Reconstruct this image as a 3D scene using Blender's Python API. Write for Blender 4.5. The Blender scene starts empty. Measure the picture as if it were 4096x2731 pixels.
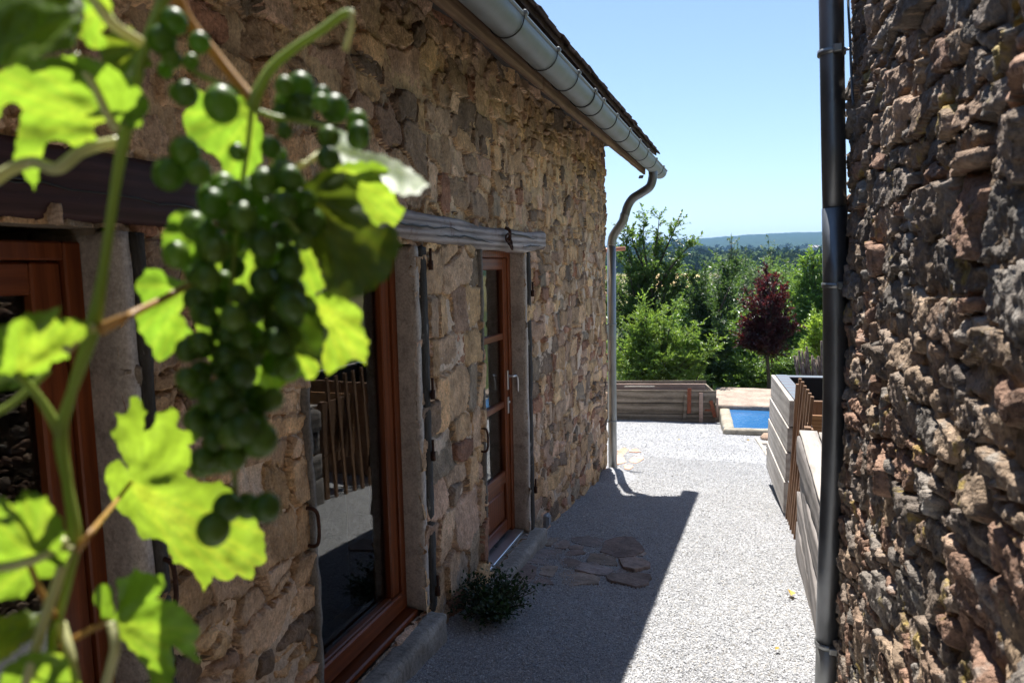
import bpy, bmesh, math, random
import numpy as np
from mathutils import Vector, Matrix, geometry

sc = bpy.context.scene
COL = sc.collection
rng = np.random.default_rng(7)
random.seed(7)
R = math.radians

# ---------------------------------------------------------------- camera
CZ = 1.69                                   # eye height above the yard where the photographer stands
FPX = 2790.0                                # focal length in photograph pixels (4096 wide)
yaw, pitch, roll = R(18.9), R(6.05), R(1.09)
cf = np.array([-math.sin(yaw)*math.cos(pitch), math.cos(yaw)*math.cos(pitch), -math.sin(pitch)])
r0 = np.array([math.cos(yaw), math.sin(yaw), 0.0]); u0 = np.cross(r0, cf)
cr = r0*math.cos(roll) - u0*math.sin(roll); cu = u0*math.cos(roll) + r0*math.sin(roll)
cam_d = bpy.data.cameras.new('camera'); cam = bpy.data.objects.new('camera', cam_d); COL.objects.link(cam)
cam.matrix_world = Matrix(((cr[0], cu[0], -cf[0], 0), (cr[1], cu[1], -cf[1], 0), (cr[2], cu[2], -cf[2], CZ), (0, 0, 0, 1)))
cam_d.sensor_width = 36.0; cam_d.lens = FPX/4096*36; cam_d.clip_start = 0.02; cam_d.clip_end = 20000
cam_d.dof.use_dof = True; cam_d.dof.focus_distance = 6.0; cam_d.dof.aperture_fstop = 5.0; cam_d.dof.aperture_blades = 8
sc.camera = cam

# ---------------------------------------------------------------- sky, sun, exposure
SUN = np.array([-0.142, 0.40, 1.0]); SUN /= np.linalg.norm(SUN)
elev = math.asin(SUN[2])
world = bpy.data.worlds.new('World'); sc.world = world; world.use_nodes = True
wn = world.node_tree
sky = wn.nodes.new('ShaderNodeTexSky'); sky.sky_type = 'NISHITA'; sky.sun_disc = False
sky.sun_elevation = elev; sky.sun_rotation = math.atan2(SUN[0], SUN[1]) % (2*math.pi)
sky.altitude = 300; sky.air_density = 1.0; sky.dust_density = 0.25; sky.ozone_density = 1.4
wn.links.new(sky.outputs[0], wn.nodes['Background'].inputs[0])
wn.nodes['Background'].inputs[1].default_value = 0.078
sun_d = bpy.data.lights.new('sun', 'SUN'); sun_d.energy = 5.0; sun_d.angle = R(0.53); sun_d.color = (1.0, 0.965, 0.91)
sun = bpy.data.objects.new('sun', sun_d); COL.objects.link(sun)
sun.rotation_euler = Vector(SUN).to_track_quat('Z', 'Y').to_euler(); sun.location = (-3, 6, 20)
sc.view_settings.view_transform = 'Standard'; sc.view_settings.look = 'None'
sc.view_settings.exposure = 1.27; sc.view_settings.gamma = 1.0; sc.view_settings.use_curve_mapping = False
sc.cycles.max_bounces = 7; sc.cycles.diffuse_bounces = 4; sc.cycles.glossy_bounces = 3; sc.cycles.transmission_bounces = 6; sc.cycles.transparent_max_bounces = 8; sc.cycles.adaptive_threshold = 0.015; sc.cycles.caustics_reflective = False; sc.cycles.caustics_refractive = False; sc.cycles.volume_bounces = 0

# ---------------------------------------------------------------- placement by measuring from the photograph (2352 x 1568 view)
SC = 4096/2352
def ray(dx, dy): return cf + (dx*SC-2048)/FPX*cr + (1365.5-dy*SC)/FPX*cu
O = np.array([0, 0, CZ])
def at_x(dx, dy, x): d = ray(dx, dy); return O + d*(x/d[0])
def at_y(dx, dy, y): d = ray(dx, dy); return O + d*(y/d[1])
def at_z(dx, dy, z): d = ray(dx, dy); return O + d*((z-CZ)/d[2])
def at_d(dx, dy, dist): d = ray(dx, dy); return O + d*dist      # dist along the viewing axis

# ---------------------------------------------------------------- object helpers
WO = {}                                     # world origin of every object made
def tag(o, label=None, cat=None, group=None, kind=None):
    if label: o['label'] = label
    if cat: o['category'] = cat
    if group: o['group'] = group
    if kind: o['kind'] = kind
    return o
def thing(name, label, cat, loc=(0, 0, 0), group=None):
    o = bpy.data.objects.new(name, None); COL.objects.link(o); o.location = loc; o.empty_display_size = 0.1
    WO[o.name] = np.array(loc, float); return tag(o, label, cat, group)
def link_mesh(name, me, mat, parent, origin):
    o = bpy.data.objects.new(name, me); COL.objects.link(o)
    if mat is not None and not me.materials: me.materials.append(mat)
    WO[o.name] = np.array(origin, float)
    if parent is not None:
        o.parent = parent; o.location = WO[o.name] - WO[parent.name]
    else: o.location = origin
    return o
def fast_mesh(name, co, faces, mat=None, parent=None, col=None, smooth=True, origin=None, attrs=None):
    co = np.asarray(co, np.float64); faces = np.asarray(faces, np.int32)
    if origin is None: origin = (co.min(0)+co.max(0))/2
    me = bpy.data.meshes.new(name); n, k = faces.shape
    me.vertices.add(len(co)); me.vertices.foreach_set('co', (co-np.array(origin)).astype(np.float32).ravel())
    me.loops.add(n*k); me.loops.foreach_set('vertex_index', faces.ravel())
    me.polygons.add(n); me.polygons.foreach_set('loop_start', np.arange(0, n*k, k, dtype=np.int32))
    me.update(calc_edges=True)
    me.polygons.foreach_set('use_smooth', np.full(n, smooth, dtype=bool))
    if col is not None:
        a = me.color_attributes.new('tone', 'FLOAT_COLOR', 'POINT')
        c = np.ones((len(co), 4), np.float32); c[:, :3] = col; a.data.foreach_set('color', c.ravel())
    me.validate(); me.update()
    return link_mesh(name, me, mat, parent, origin)
def bm_obj(name, bm, mat, parent=None, smooth=False, origin=None):
    if origin is None:
        c = np.array([v.co[:] for v in bm.verts]); origin = (c.min(0)+c.max(0))/2
    bmesh.ops.translate(bm, verts=bm.verts, vec=-Vector(origin))
    bmesh.ops.recalc_face_normals(bm, faces=bm.faces)
    me = bpy.data.meshes.new(name); bm.to_mesh(me); bm.free()
    if smooth: me.polygons.foreach_set('use_smooth', np.ones(len(me.polygons), dtype=bool))
    return link_mesh(name, me, mat, parent, origin)
def add_box(bm, c, d, rot=None, bevel=0.0, seg=1):
    r = bmesh.ops.create_cube(bm, size=1.0); vs = r['verts']
    M = Matrix.Translation(Vector(c)) @ (rot.to_4x4() if rot is not None else Matrix.Identity(4)) @ Matrix.Diagonal((d[0], d[1], d[2], 1))
    bmesh.ops.transform(bm, matrix=M, verts=vs)
    if bevel:
        es = list({e for v in vs for e in v.link_edges}); bmesh.ops.bevel(bm, geom=es, offset=bevel, segments=seg, affect='EDGES', profile=0.6)
def box(name, x0, x1, y0, y1, z0, z1, mat, parent=None, bevel=0.004):
    bm = bmesh.new(); add_box(bm, ((x0+x1)/2, (y0+y1)/2, (z0+z1)/2), (x1-x0, y1-y0, z1-z0), None, bevel)
    return bm_obj(name, bm, mat, parent)
def bar(name, p, q, w, t, mat, parent=None, up=(0, 0, 1), bevel=0.002):
    """a straight bar from p to q, w wide (sideways) and t thick (along up)"""
    p, q = Vector(p), Vector(q); d = (q-p); L = d.length; d.normalize()
    s = d.cross(Vector(up)).normalized(); u = s.cross(d)
    bm = bmesh.new(); add_box(bm, (p+q)/2, (w, L, t), Matrix((s, d, u)).transposed(), bevel)
    return bm_obj(name, bm, mat, parent)
def tube_arrays(pts, rad, n=10, caps=True):
    pts = np.asarray(pts, float); m = len(pts); rad = np.broadcast_to(np.asarray(rad, float), (m,))
    T = np.gradient(pts, axis=0); T /= np.linalg.norm(T, axis=1)[:, None]+1e-12
    ref = np.array([0.31, 0.83, 0.47]); N = np.cross(T, ref); N /= np.linalg.norm(N, axis=1)[:, None]+1e-9; B = np.cross(T, N)
    a = np.linspace(0, 2*np.pi, n, endpoint=False)
    co = (pts[:, None, :] + rad[:, None, None]*(np.cos(a)[None, :, None]*N[:, None, :] + np.sin(a)[None, :, None]*B[:, None, :])).reshape(-1, 3)
    i = np.arange(m-1)[:, None]*n; j = np.arange(n)[None, :]; j2 = (j+1) % n
    f = np.stack([i+j, i+j2, i+n+j2, i+n+j], -1).reshape(-1, 4)
    if caps:
        k = len(co); co = np.vstack([co, pts[:1], pts[-1:]])
        e = np.arange(n); e2 = (e+1) % n
        f = np.vstack([f, np.stack([np.full(n, k), e2, e, e], -1), np.stack([np.full(n, k+1), (m-1)*n+e, (m-1)*n+e2, (m-1)*n+e2], -1)])
    return co, f
def quads_to_mesh(name, parts, mat, parent=None, smooth=True, col=None, origin=None):
    """join (co, quadfaces) pairs; degenerate quads become triangles"""
    cs, fs, o = [], [], 0
    for c, f in parts: cs.append(c); fs.append(f+o); o += len(c)
    co = np.vstack(cs); f = np.vstack(fs)
    tri = f[:, 2] == f[:, 3]
    if origin is None: origin = (co.min(0)+co.max(0))/2
    me = bpy.data.meshes.new(name)
    me.from_pydata((co-np.array(origin)).tolist(), [], f[~tri].tolist()+f[tri][:, :3].tolist())
    if smooth: me.polygons.foreach_set('use_smooth', np.ones(len(me.polygons), dtype=bool))
    col = 1.0 if col is None else col
    if True:
        a = me.color_attributes.new('tone', 'FLOAT_COLOR', 'POINT'); c4 = np.ones((len(co), 4), np.float32); c4[:, :3] = col; a.data.foreach_set('color', c4.ravel())
    me.update()
    return link_mesh(name, me, mat, parent, origin)
def spline(pts, n=8):
    """Catmull-Rom through the points"""
    P = np.asarray(pts, float); P = np.vstack([2*P[0]-P[1], P, 2*P[-1]-P[-2]]); out = []
    for i in range(1, len(P)-2):
        for t in np.linspace(0, 1, n, endpoint=False):
            a, b, c, d = P[i-1], P[i], P[i+1], P[i+2]
            out.append(0.5*((2*b)+(-a+c)*t+(2*a-5*b+4*c-d)*t*t+(-a+3*b-3*c+d)*t**3))
    out.append(P[-2]); return np.array(out)
def tube(name, pts, rad, mat, parent=None, n=10, smooth_pts=0):
    if smooth_pts:
        if np.ndim(rad):
            k = np.linspace(0, 1, len(rad)); pts2 = spline(pts, smooth_pts); rad = np.interp(np.linspace(0, 1, len(pts2)), k, rad); pts = pts2
        else: pts = spline(pts, smooth_pts)
    return quads_to_mesh(name, [tube_arrays(pts, rad, n)], mat, parent)

# ---------------------------------------------------------------- numpy noise
def _h(ix, iy, s):
    n = (ix.astype(np.int64)*374761393 + iy.astype(np.int64)*668265263 + s*1442695041) & 0xffffffff
    n = ((n ^ (n >> 13))*1274126177) & 0xffffffff
    return ((n ^ (n >> 16)) & 0xffff)/65535.0
def vn(x, y, s=0):
    ix, iy = np.floor(x), np.floor(y); fx, fy = x-ix, y-iy; fx = fx*fx*(3-2*fx); fy = fy*fy*(3-2*fy)
    a, b, c, d = _h(ix, iy, s), _h(ix+1, iy, s), _h(ix, iy+1, s), _h(ix+1, iy+1, s)
    return (a*(1-fx)+b*fx)*(1-fy)+(c*(1-fx)+d*fx)*fy
def fbm(x, y, s=0, o=4, g=0.5):
    t, a, n = 0, 1.0, 0
    for i in range(o): t = t+a*(vn(x*2**i, y*2**i, s+i*17)-0.5); n += a; a *= g
    return t/n*2
def rough_box(name, x0, x1, y0, y1, z0, z1, mat, parent=None, step=0.03, amp=0.006, freq=9.0, seed=0, edge=0.008, taper=None):
    """a box whose faces are cut fine and pushed about, edges worn: old beams, sills and kerbs"""
    bm = bmesh.new(); dims = (x1-x0, y1-y0, z1-z0); nn = [max(2, int(d/step)) for d in dims]
    V = {}
    def vert(i, j, k):
        key = (i, j, k)
        if key not in V: V[key] = bm.verts.new((x0+dims[0]*i/nn[0], y0+dims[1]*j/nn[1], z0+dims[2]*k/nn[2]))
        return V[key]
    def grid(ax, side):
        u, v = [a for a in range(3) if a != ax]
        for i in range(nn[u]):
            for j in range(nn[v]):
                q = []
                for (a, b) in ((i, j), (i+1, j), (i+1, j+1), (i, j+1)):
                    key = [0, 0, 0]; key[ax] = nn[ax]*side; key[u] = a; key[v] = b; q.append(vert(*key))
                bm.faces.new(q)
    for ax in range(3):
        for s in (0, 1): grid(ax, s)
    keys = np.array(list(V.keys())); c = np.array([v.co[:] for v in V.values()])
    lo = keys == 0; hi = keys == np.array(nn)
    onb = (lo | hi).sum(1)
    n1 = fbm(c[:, 1]*freq+c[:, 2]*3.1, c[:, 2]*freq+c[:, 0]*freq*1.3, seed, 4); n2 = fbm(c[:, 0]*freq+7+c[:, 1]*2.2, c[:, 1]*freq+c[:, 2]*freq, seed+3, 4)
    sgn = hi.astype(float)-lo.astype(float)
    c = c + sgn*(n1*amp)[:, None] - sgn*(edge*(onb > 1)*(1+0.8*n2))[:, None]
    c = c + np.stack([n2, n1, n2-n1], 1)*amp*0.3
    for v, p in zip(V.values(), c): v.co = p
    if taper: 
        for v in bm.verts: v.co = Vector(taper(np.array(v.co[:])))
    return bm_obj(name, bm, mat, parent, smooth=True)

# ---------------------------------------------------------------- materials
def new_mat(name):
    m = bpy.data.materials.new(name); m.use_nodes = True; nt = m.node_tree
    return m, nt, nt.nodes['Principled BSDF']
def node(nt, t, **kw):
    n = nt.nodes.new(t)
    for k, v in kw.items():
        if hasattr(n, k) and k not in ('inputs',): setattr(n, k, v)
        else: n.inputs[k.replace('_', ' ')].default_value = v
    return n
def pos(nt, scale=(1, 1, 1), obj=False):
    g = node(nt, 'ShaderNodeTexCoord') if obj else node(nt, 'ShaderNodeNewGeometry')
    m = node(nt, 'ShaderNodeVectorMath', operation='MULTIPLY'); nt.links.new(g.outputs['Object' if obj else 'Position'], m.inputs[0]); m.inputs[1].default_value = scale
    return m.outputs[0]
def noise(nt, vec, scale, detail=5, rough=0.6, dist=0.0):
    n = node(nt, 'ShaderNodeTexNoise'); n.inputs['Scale'].default_value = scale; n.inputs['Detail'].default_value = detail
    n.inputs['Roughness'].default_value = rough; n.inputs['Distortion'].default_value = dist; nt.links.new(vec, n.inputs['Vector']); return n.outputs['Fac']
def ramp(nt, fac, stops):
    n = node(nt, 'ShaderNodeValToRGB'); e = n.color_ramp.elements
    while len(e) > 1: e.remove(e[-1])
    for i, (p, c) in enumerate(stops):
        c = (c, c, c) if np.isscalar(c) else c
        k = e[0] if i == 0 else e.new(p); k.position = p; k.color = (*c, 1)
    nt.links.new(fac, n.inputs[0]); return n.outputs[0]
def mix(nt, fac, a, b, mode='MIX'):
    n = node(nt, 'ShaderNodeMix', data_type='RGBA', blend_type=mode); 
    for k, v in ((0, fac), (6, a), (7, b)):
        if isinstance(v, bpy.types.NodeSocket): nt.links.new(v, n.inputs[k])
        elif k == 0: n.inputs[0].default_value = v
        else: n.inputs[k].default_value = (*((v,)*3 if np.isscalar(v) else v), 1)
    return n.outputs[2]
def bump(nt, bsdf, height, dist=0.01, strength=1.0, prev=None):
    n = node(nt, 'ShaderNodeBump'); n.inputs['Distance'].default_value = dist; n.inputs['Strength'].default_value = strength
    nt.links.new(height, n.inputs['Height'])
    if prev is not None: nt.links.new(prev, n.inputs['Normal'])
    nt.links.new(n.outputs[0], bsdf.inputs['Normal']); return n.outputs[0]
def attr(nt, name='tone'):
    n = node(nt, 'ShaderNodeAttribute'); n.attribute_name = name; return n.outputs['Color']
def math_n(nt, op, a, b=0.5):
    n = node(nt, 'ShaderNodeMath', operation=op)
    for k, v in ((0, a), (1, b)):
        if isinstance(v, bpy.types.NodeSocket): nt.links.new(v, n.inputs[k])
        else: n.inputs[k].default_value = v
    return n.outputs[0]

def masonry(name, base=None, scale=7.0, var=(0.62, 1.3), bumpd=0.012, spots=None, rough=0.92, fine=90.0, stretch=(1, 1, 1), haze_tint=None):
    m, nt, b = new_mat(name); p = pos(nt, stretch)
    c = attr(nt) if base is None else None
    n1 = noise(nt, p, scale, 3, 0.65); n2 = noise(nt, p, fine, 2, 0.7); n3 = noise(nt, p, scale*3.3, 3, 0.6)
    v = ramp(nt, n1, [(0.3, var[0]), (0.7, var[1])]); v2 = ramp(nt, n2, [(0.25, 0.72), (0.75, 1.25)])
    col = mix(nt, 1.0, c if c is not None else base, v, 'MULTIPLY'); col = mix(nt, 1.0, col, v2, 'MULTIPLY')
    if spots:
        for (sc_, lo, hi, color, amt) in spots:
            f = ramp(nt, noise(nt, p, sc_, 4, 0.7), [(lo, 0.0), (hi, amt)]); col = mix(nt, f, col, color)
    nt.links.new(col, b.inputs['Base Color']); b.inputs['Roughness'].default_value = rough; b.inputs['Specular IOR Level'].default_value = 0.25
    n4 = noise(nt, pos(nt, (stretch[0]*1.0, stretch[1]*2.2, stretch[2]*0.8)), scale*4.5, 4, 0.7); col2 = mix(nt, 1.0, col, ramp(nt, n4, [(0.30, 0.66), (0.52, 1.03), (0.75, 1.14)]), 'MULTIPLY'); nt.links.new(col2, b.inputs['Base Color'])
    h = math_n(nt, 'ADD', math_n(nt, 'ADD', math_n(nt, 'MULTIPLY', n2, 0.35), n3), math_n(nt, 'MULTIPLY', n4, 0.6)); bump(nt, b, h, bumpd, 1.0)
    return m
def wood(name, c1, c2, grain=(30, 2, 30), dist=1.5, rough=0.75, bumpd=0.002, wear=None, ring=0.3):
    m, nt, b = new_mat(name); p = pos(nt, grain)
    w = node(nt, 'ShaderNodeTexWave'); w.bands_direction = 'Y' if grain[2] < 5 else 'Z'; w.inputs['Scale'].default_value = ring; w.inputs['Distortion'].default_value = 6.0*dist; w.inputs['Detail'].default_value = 3; w.inputs['Detail Scale'].default_value = 0.6
    nt.links.new(p, w.inputs['Vector'])
    n1 = noise(nt, p, 1.3, 5, 0.65, dist); n2 = noise(nt, p, 7.0, 4, 0.6)
    g = math_n(nt, 'ADD', math_n(nt, 'MULTIPLY', w.outputs['Fac'], 0.35), math_n(nt, 'MULTIPLY', n1, 0.65))
    col = ramp(nt, g, [(0.25, c1), (0.72, c2)]); col = mix(nt, 1.0, col, ramp(nt, n2, [(0.3, 0.78), (0.7, 1.15)]), 'MULTIPLY')
    big = noise(nt, pos(nt), 1.7, 3, 0.6); col = mix(nt, 1.0, col, ramp(nt, big, [(0.3, 0.78), (0.7, 1.2)]), 'MULTIPLY')
    if wear:
        for (sc_, lo, hi, color, amt) in wear:
            f = ramp(nt, noise(nt, pos(nt, (1, 1, 1)), sc_, 6, 0.75, 0.5), [(lo, 0.0), (hi, amt)]); col = mix(nt, f, col, color)
    nt.links.new(col, b.inputs['Base Color']); b.inputs['Roughness'].default_value = rough; b.inputs['Specular IOR Level'].default_value = 0.3
    bump(nt, b, g, bumpd, 1.0); return m
def metal(name, c, rough=0.45, metallic=0.8, var=0.25, scale=9, stretch=(1, 1, 1)):
    m, nt, b = new_mat(name); p = pos(nt, stretch); n1 = noise(nt, p, scale, 5, 0.65); n2 = noise(nt, p, scale*6, 3)
    col = mix(nt, 1.0, c, ramp(nt, n1, [(0.3, 1-var), (0.7, 1+var)]), 'MULTIPLY'); nt.links.new(col, b.inputs['Base Color'])
    nt.links.new(ramp(nt, n1, [(0.3, rough-0.1), (0.7, rough+0.12)]), b.inputs['Roughness']); b.inputs['Metallic'].default_value = metallic
    bump(nt, b, n2, 0.0006, 0.6); return m
def leaf_mat(name, c, trans, gloss=0.35, use_attr=True, tfac=0.5, vein=False, coat=0.0):
    m, nt, b = new_mat(name); out = nt.nodes['Material Output']
    a = attr(nt); p = pos(nt); n1 = noise(nt, p, 55.0 if vein else 3.0, 4)
    v = ramp(nt, n1, [(0.3, 0.75), (0.7, 1.2)])
    col = mix(nt, 1.0, mix(nt, 1.0, c, a, 'MULTIPLY'), v, 'MULTIPLY'); tcol = mix(nt, 1.0, mix(nt, 1.0, trans, a, 'MULTIPLY'), v, 'MULTIPLY')
    nt.links.new(col, b.inputs['Base Color']); b.inputs['Roughness'].default_value = gloss; b.inputs['Specular IOR Level'].default_value = 0.5
    t = node(nt, 'ShaderNodeBsdfTranslucent'); nt.links.new(tcol, t.inputs['Color'])
    ms = node(nt, 'ShaderNodeMixShader'); ms.inputs[0].default_value = tfac; nt.links.new(b.outputs[0], ms.inputs[1]); nt.links.new(t.outputs[0], ms.inputs[2]); nt.links.new(ms.outputs[0], out.inputs['Surface'])
    if vein: bump(nt, b, n1, 0.001, 0.6)
    return m
def plain(name, c, rough=0.6, metallic=0.0, spec=0.4, var=0.15, scale=20):
    m, nt, b = new_mat(name); n1 = noise(nt, pos(nt), scale, 4)
    nt.links.new(mix(nt, 1.0, c, ramp(nt, n1, [(0.3, 1-var), (0.7, 1+var)]), 'MULTIPLY'), b.inputs['Base Color'])
    b.inputs['Roughness'].default_value = rough; b.inputs['Metallic'].default_value = metallic; b.inputs['Specular IOR Level'].default_value = spec
    return m

M = {}
M['stone'] = masonry('rubble_stone', None, 9.0, (0.58, 1.3), 0.016, spots=[(5.0, 0.58, 0.75, (0.46, 0.33, 0.20), 0.6), (14.0, 0.64, 0.8, (0.10, 0.085, 0.075), 0.4)])
M['mortar'] = masonry('lime_mortar', None, 5.0, (0.7, 1.2), 0.008, spots=[(3.0, 0.60, 0.80, (0.20, 0.165, 0.13), 0.5)], fine=130)
M['stone_r'] = masonry('weathered_stone', None, 11.0, (0.6, 1.35), 0.012, spots=[(7.0, 0.57, 0.70, (0.42, 0.40, 0.36), 0.75), (5.2, 0.605, 0.66, (0.33, 0.24, 0.04), 0.6), (9.0, 0.66, 0.74, (0.05, 0.045, 0.02), 0.7)])
M['mortar_r'] = masonry('eroded_mortar', None, 7.0, (0.6, 1.25), 0.012, spots=[(6.0, 0.60, 0.75, (0.10, 0.085, 0.07), 0.7)])
M['core'] = plain('wall_core', (0.22, 0.17, 0.12), 0.95)
M['jamb'] = masonry('cement_jamb', (0.46, 0.40, 0.35), 4.0, (0.8, 1.12), 0.004, spots=[(7.0, 0.6, 0.78, (0.12, 0.105, 0.09), 0.7)])
M['darkstrip'] = masonry('black_cement_strip', (0.055, 0.05, 0.045), 8.0, (0.6, 1.4), 0.005, spots=[(16.0, 0.62, 0.70, (0.42, 0.40, 0.36), 0.8)], stretch=(1, 1, 0.35))
M['greystrip'] = masonry('grey_cement_strip', (0.17, 0.15, 0.13), 6.0, (0.7, 1.25), 0.006)
M['concrete'] = masonry('old_concrete', (0.34, 0.31, 0.27), 5.0, (0.7, 1.2), 0.006, spots=[(6.0, 0.6, 0.75, (0.12, 0.11, 0.09), 0.6), (60.0, 0.6, 0.7, (0.1, 0.09, 0.08), 0.5)])
M['curb'] = masonry('trough_concrete', (0.36, 0.32, 0.25), 3.0, (0.6, 1.2), 0.006, spots=[(3.0, 0.55, 0.72, (0.10, 0.08, 0.04), 0.7)])
M['slab'] = masonry('pinkish_concrete', (0.33, 0.26, 0.21), 3.0, (0.7, 1.2), 0.006)
M['orange'] = wood('stained_door_wood', (0.135, 0.034, 0.010), (0.21, 0.056, 0.017), (25, 25, 1.5), 0.8, 0.38, 0.0006)
M['orange_h'] = wood('stained_rail_wood', (0.135, 0.034, 0.010), (0.21, 0.056, 0.017), (25, 1.5, 25), 0.8, 0.38, 0.0006)
M['redbeam'] = wood('dark_red_painted_beam', (0.035, 0.014, 0.013), (0.06, 0.024, 0.022), (14, 1.2, 30), 1.0, 0.6, 0.003, wear=[(30, 0.66, 0.74, (0.16, 0.10, 0.09), 0.6)])
M['greybeam'] = wood('weathered_grey_beam', (0.16, 0.13, 0.12), (0.46, 0.41, 0.40), (9, 1.0, 26), 1.8, 0.85, 0.006, wear=[(9, 0.57, 0.70, (0.14, 0.065, 0.05), 0.7), (20, 0.66, 0.74, (0.03, 0.025, 0.02), 0.9)])
M['darkbeam'] = wood('dark_wall_plate', (0.02, 0.017, 0.015), (0.07, 0.058, 0.05), (20, 1.5, 30), 1.0, 0.85, 0.004)
M['fascia'] = wood('raw_softwood_fascia', (0.12, 0.068, 0.04), (0.25, 0.16, 0.10), (10, 1.1, 30), 2.4, 0.75, 0.002)
M['zinc'] = metal('zinc', (0.235, 0.255, 0.26), 0.55, 0.55, 0.2, 5)
M['zinc_dark'] = metal('weathered_zinc', (0.16, 0.165, 0.17), 0.38, 0.85, 0.25, 7, (1, 1, 0.4))
M['zinc_grey'] = metal('dull_zinc', (0.26, 0.265, 0.26), 0.42, 0.8, 0.25, 6, (1, 1, 0.4))
M['blackmetal'] = plain('black_strap', (0.03, 0.03, 0.03), 0.6)
M['rust'] = masonry('rusty_iron', (0.055, 0.025, 0.016), 30, (0.6, 1.5), 0.003, rough=0.8)
M['rust_red'] = masonry('red_rust_strap', (0.20, 0.06, 0.03), 20, (0.6, 1.3), 0.002, rough=0.8)
M['tile'] = masonry('clay_tile', (0.085, 0.052, 0.042), 12, (0.5, 1.5), 0.004, spots=[(20, 0.6, 0.75, (0.2, 0.16, 0.13), 0.5)])
M['aluminium'] = metal('aluminium', (0.75, 0.76, 0.78), 0.35, 0.9, 0.05, 6)
M['socket'] = plain('grey_plastic', (0.22, 0.23, 0.25), 0.45)
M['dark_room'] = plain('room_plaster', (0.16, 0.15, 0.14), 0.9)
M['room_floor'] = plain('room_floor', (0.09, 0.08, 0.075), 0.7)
M['plank'] = wood('silver_grey_plank', (0.33, 0.295, 0.26), (0.47, 0.43, 0.385), (14, 1.1, 16), 2.6, 0.8, 0.0015, ring=0.22)
M['plank_old'] = wood('dark_grey_plank', (0.15, 0.135, 0.125), (0.30, 0.27, 0.25), (14, 1.1, 16), 2.4, 0.8, 0.003, ring=0.22)
M['plank_edge'] = wood('plank_end_grain', (0.07, 0.045, 0.03), (0.18, 0.12, 0.08), (30, 30, 30), 1.0, 0.85, 0.002)
M['slat'] = wood('brown_batten', (0.13, 0.068, 0.035), (0.28, 0.165, 0.095), (40, 40, 2), 1.2, 0.75, 0.002)
M['newwood'] = wood('orange_brown_plank', (0.24, 0.115, 0.045), (0.40, 0.22, 0.10), (2, 30, 30), 1.4, 0.7, 0.002)
M['crate'] = wood('old_cart_board', (0.085, 0.065, 0.045), (0.23, 0.185, 0.14), (0.9, 12, 16), 1.6, 0.85, 0.003, ring=0.15, wear=[(2.5, 0.6, 0.75, (0.06, 0.065, 0.025), 0.5), (6, 0.62, 0.75, (0.12, 0.055, 0.03), 0.5)])
M['pinkwood'] = wood('pinkish_board', (0.26, 0.17, 0.13), (0.42, 0.30, 0.24), (1.6, 22, 34), 1.2, 0.8, 0.003)
M['border'] = wood('bleached_edging_board', (0.32, 0.28, 0.23), (0.52, 0.47, 0.40), (25, 2, 25), 1.2, 0.85, 0.003)
M['paving'] = masonry('flagstone', None, 6.0, (0.65, 1.3), 0.008, spots=[(9, 0.6, 0.75, (0.28, 0.27, 0.26), 0.5)])
M['stick'] = wood('grey_stick', (0.07, 0.05, 0.04), (0.20, 0.15, 0.12), (40, 40, 3), 1.0, 0.85, 0.003)
M['bark'] = wood('tree_bark', (0.035, 0.028, 0.02), (0.10, 0.08, 0.06), (14, 14, 4), 1.5, 0.9, 0.01)
M['liner'] = plain('black_liner', (0.008, 0.008, 0.009), 0.6)

# ================================================================ ground and far country
def gz(x, y):
    x, y = np.asarray(x, float), np.asarray(y, float)
    return -0.1017*y + 0.012*fbm(x*0.9+3, y*0.9, 5, 3) + 0.007*fbm(x*4, y*4, 9, 2)
TY = [-300, -60, -5, 15, 17, 20, 28, 45, 75, 110, 180, 250, 330, 450, 700, 1200, 1900, 2700, 3400, 4500, 7000, 12000]
TZ = [8, 4, 0.51, -1.55, -1.9, -2.6, -4.0, -7.0, -11, -12.5, -9.0, -5.6, -2.6, -3.5, 0, 11, 42, 92, 112, 105, 60, 40]
def tz(x, y):
    x, y = np.asarray(x, float), np.asarray(y, float)
    z = np.interp(y, TY, TZ); a = x/np.maximum(y, 1.0)
    far = np.clip((y-500)/1500, 0, 1); mid = np.clip((y-30)/200, 0, 1)
    z = z*(1+far*0.16*np.sin(a*9+0.9)+far*0.10*fbm(a*6+4, y/1500, 3, 3)) + mid*1.2*fbm(x/60, y/60, 11, 3)
    z = z + 20*np.exp(-(((a+0.115)/0.055)**2)-((y-900)/220)**2)            # dark wooded dome left of centre
    z = z + far*4.0*np.abs(fbm(x/30, y/45, 21, 3))                           # tree tops on the wooded hills
    return z - 0.06*(y < 15.2)
ys = np.concatenate([np.linspace(-300, -8, 12), np.linspace(-5, 40, 46), np.geomspace(42, 700, 70), np.geomspace(715, 12000, 150)])
avals = np.concatenate([np.linspace(-1.4, -0.42, 14), np.linspace(-0.4, 0.4, 420), np.linspace(0.42, 1.4, 14)])
AA, YY = np.meshgrid(avals, ys); XX = AA*np.maximum(np.abs(YY), 60.0)
ZZ = tz(XX, YY); nx, ny = len(avals), len(ys)
ii = (np.arange(ny-1)[:, None]*nx+np.arange(nx-1)[None, :]).ravel()
F4 = np.stack([ii, ii+1, ii+nx+1, ii+nx], 1)
m, nt, b = new_mat('countryside'); M['terrain'] = m
c0 = attr(nt); p = pos(nt); n1 = noise(nt, p, 0.06, 8, 0.7); n2 = noise(nt, p, 1.5, 5, 0.7)
col = mix(nt, 1.0, c0, ramp(nt, n1, [(0.3, 0.6), (0.7, 1.4)]), 'MULTIPLY'); col = mix(nt, 1.0, col, ramp(nt, n2, [(0.3, 0.75), (0.7, 1.25)]), 'MULTIPLY')
nt.links.new(col, b.inputs['Base Color']); b.inputs['Roughness'].default_value = 1.0; b.inputs['Specular IOR Level'].default_value = 0.1
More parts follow.
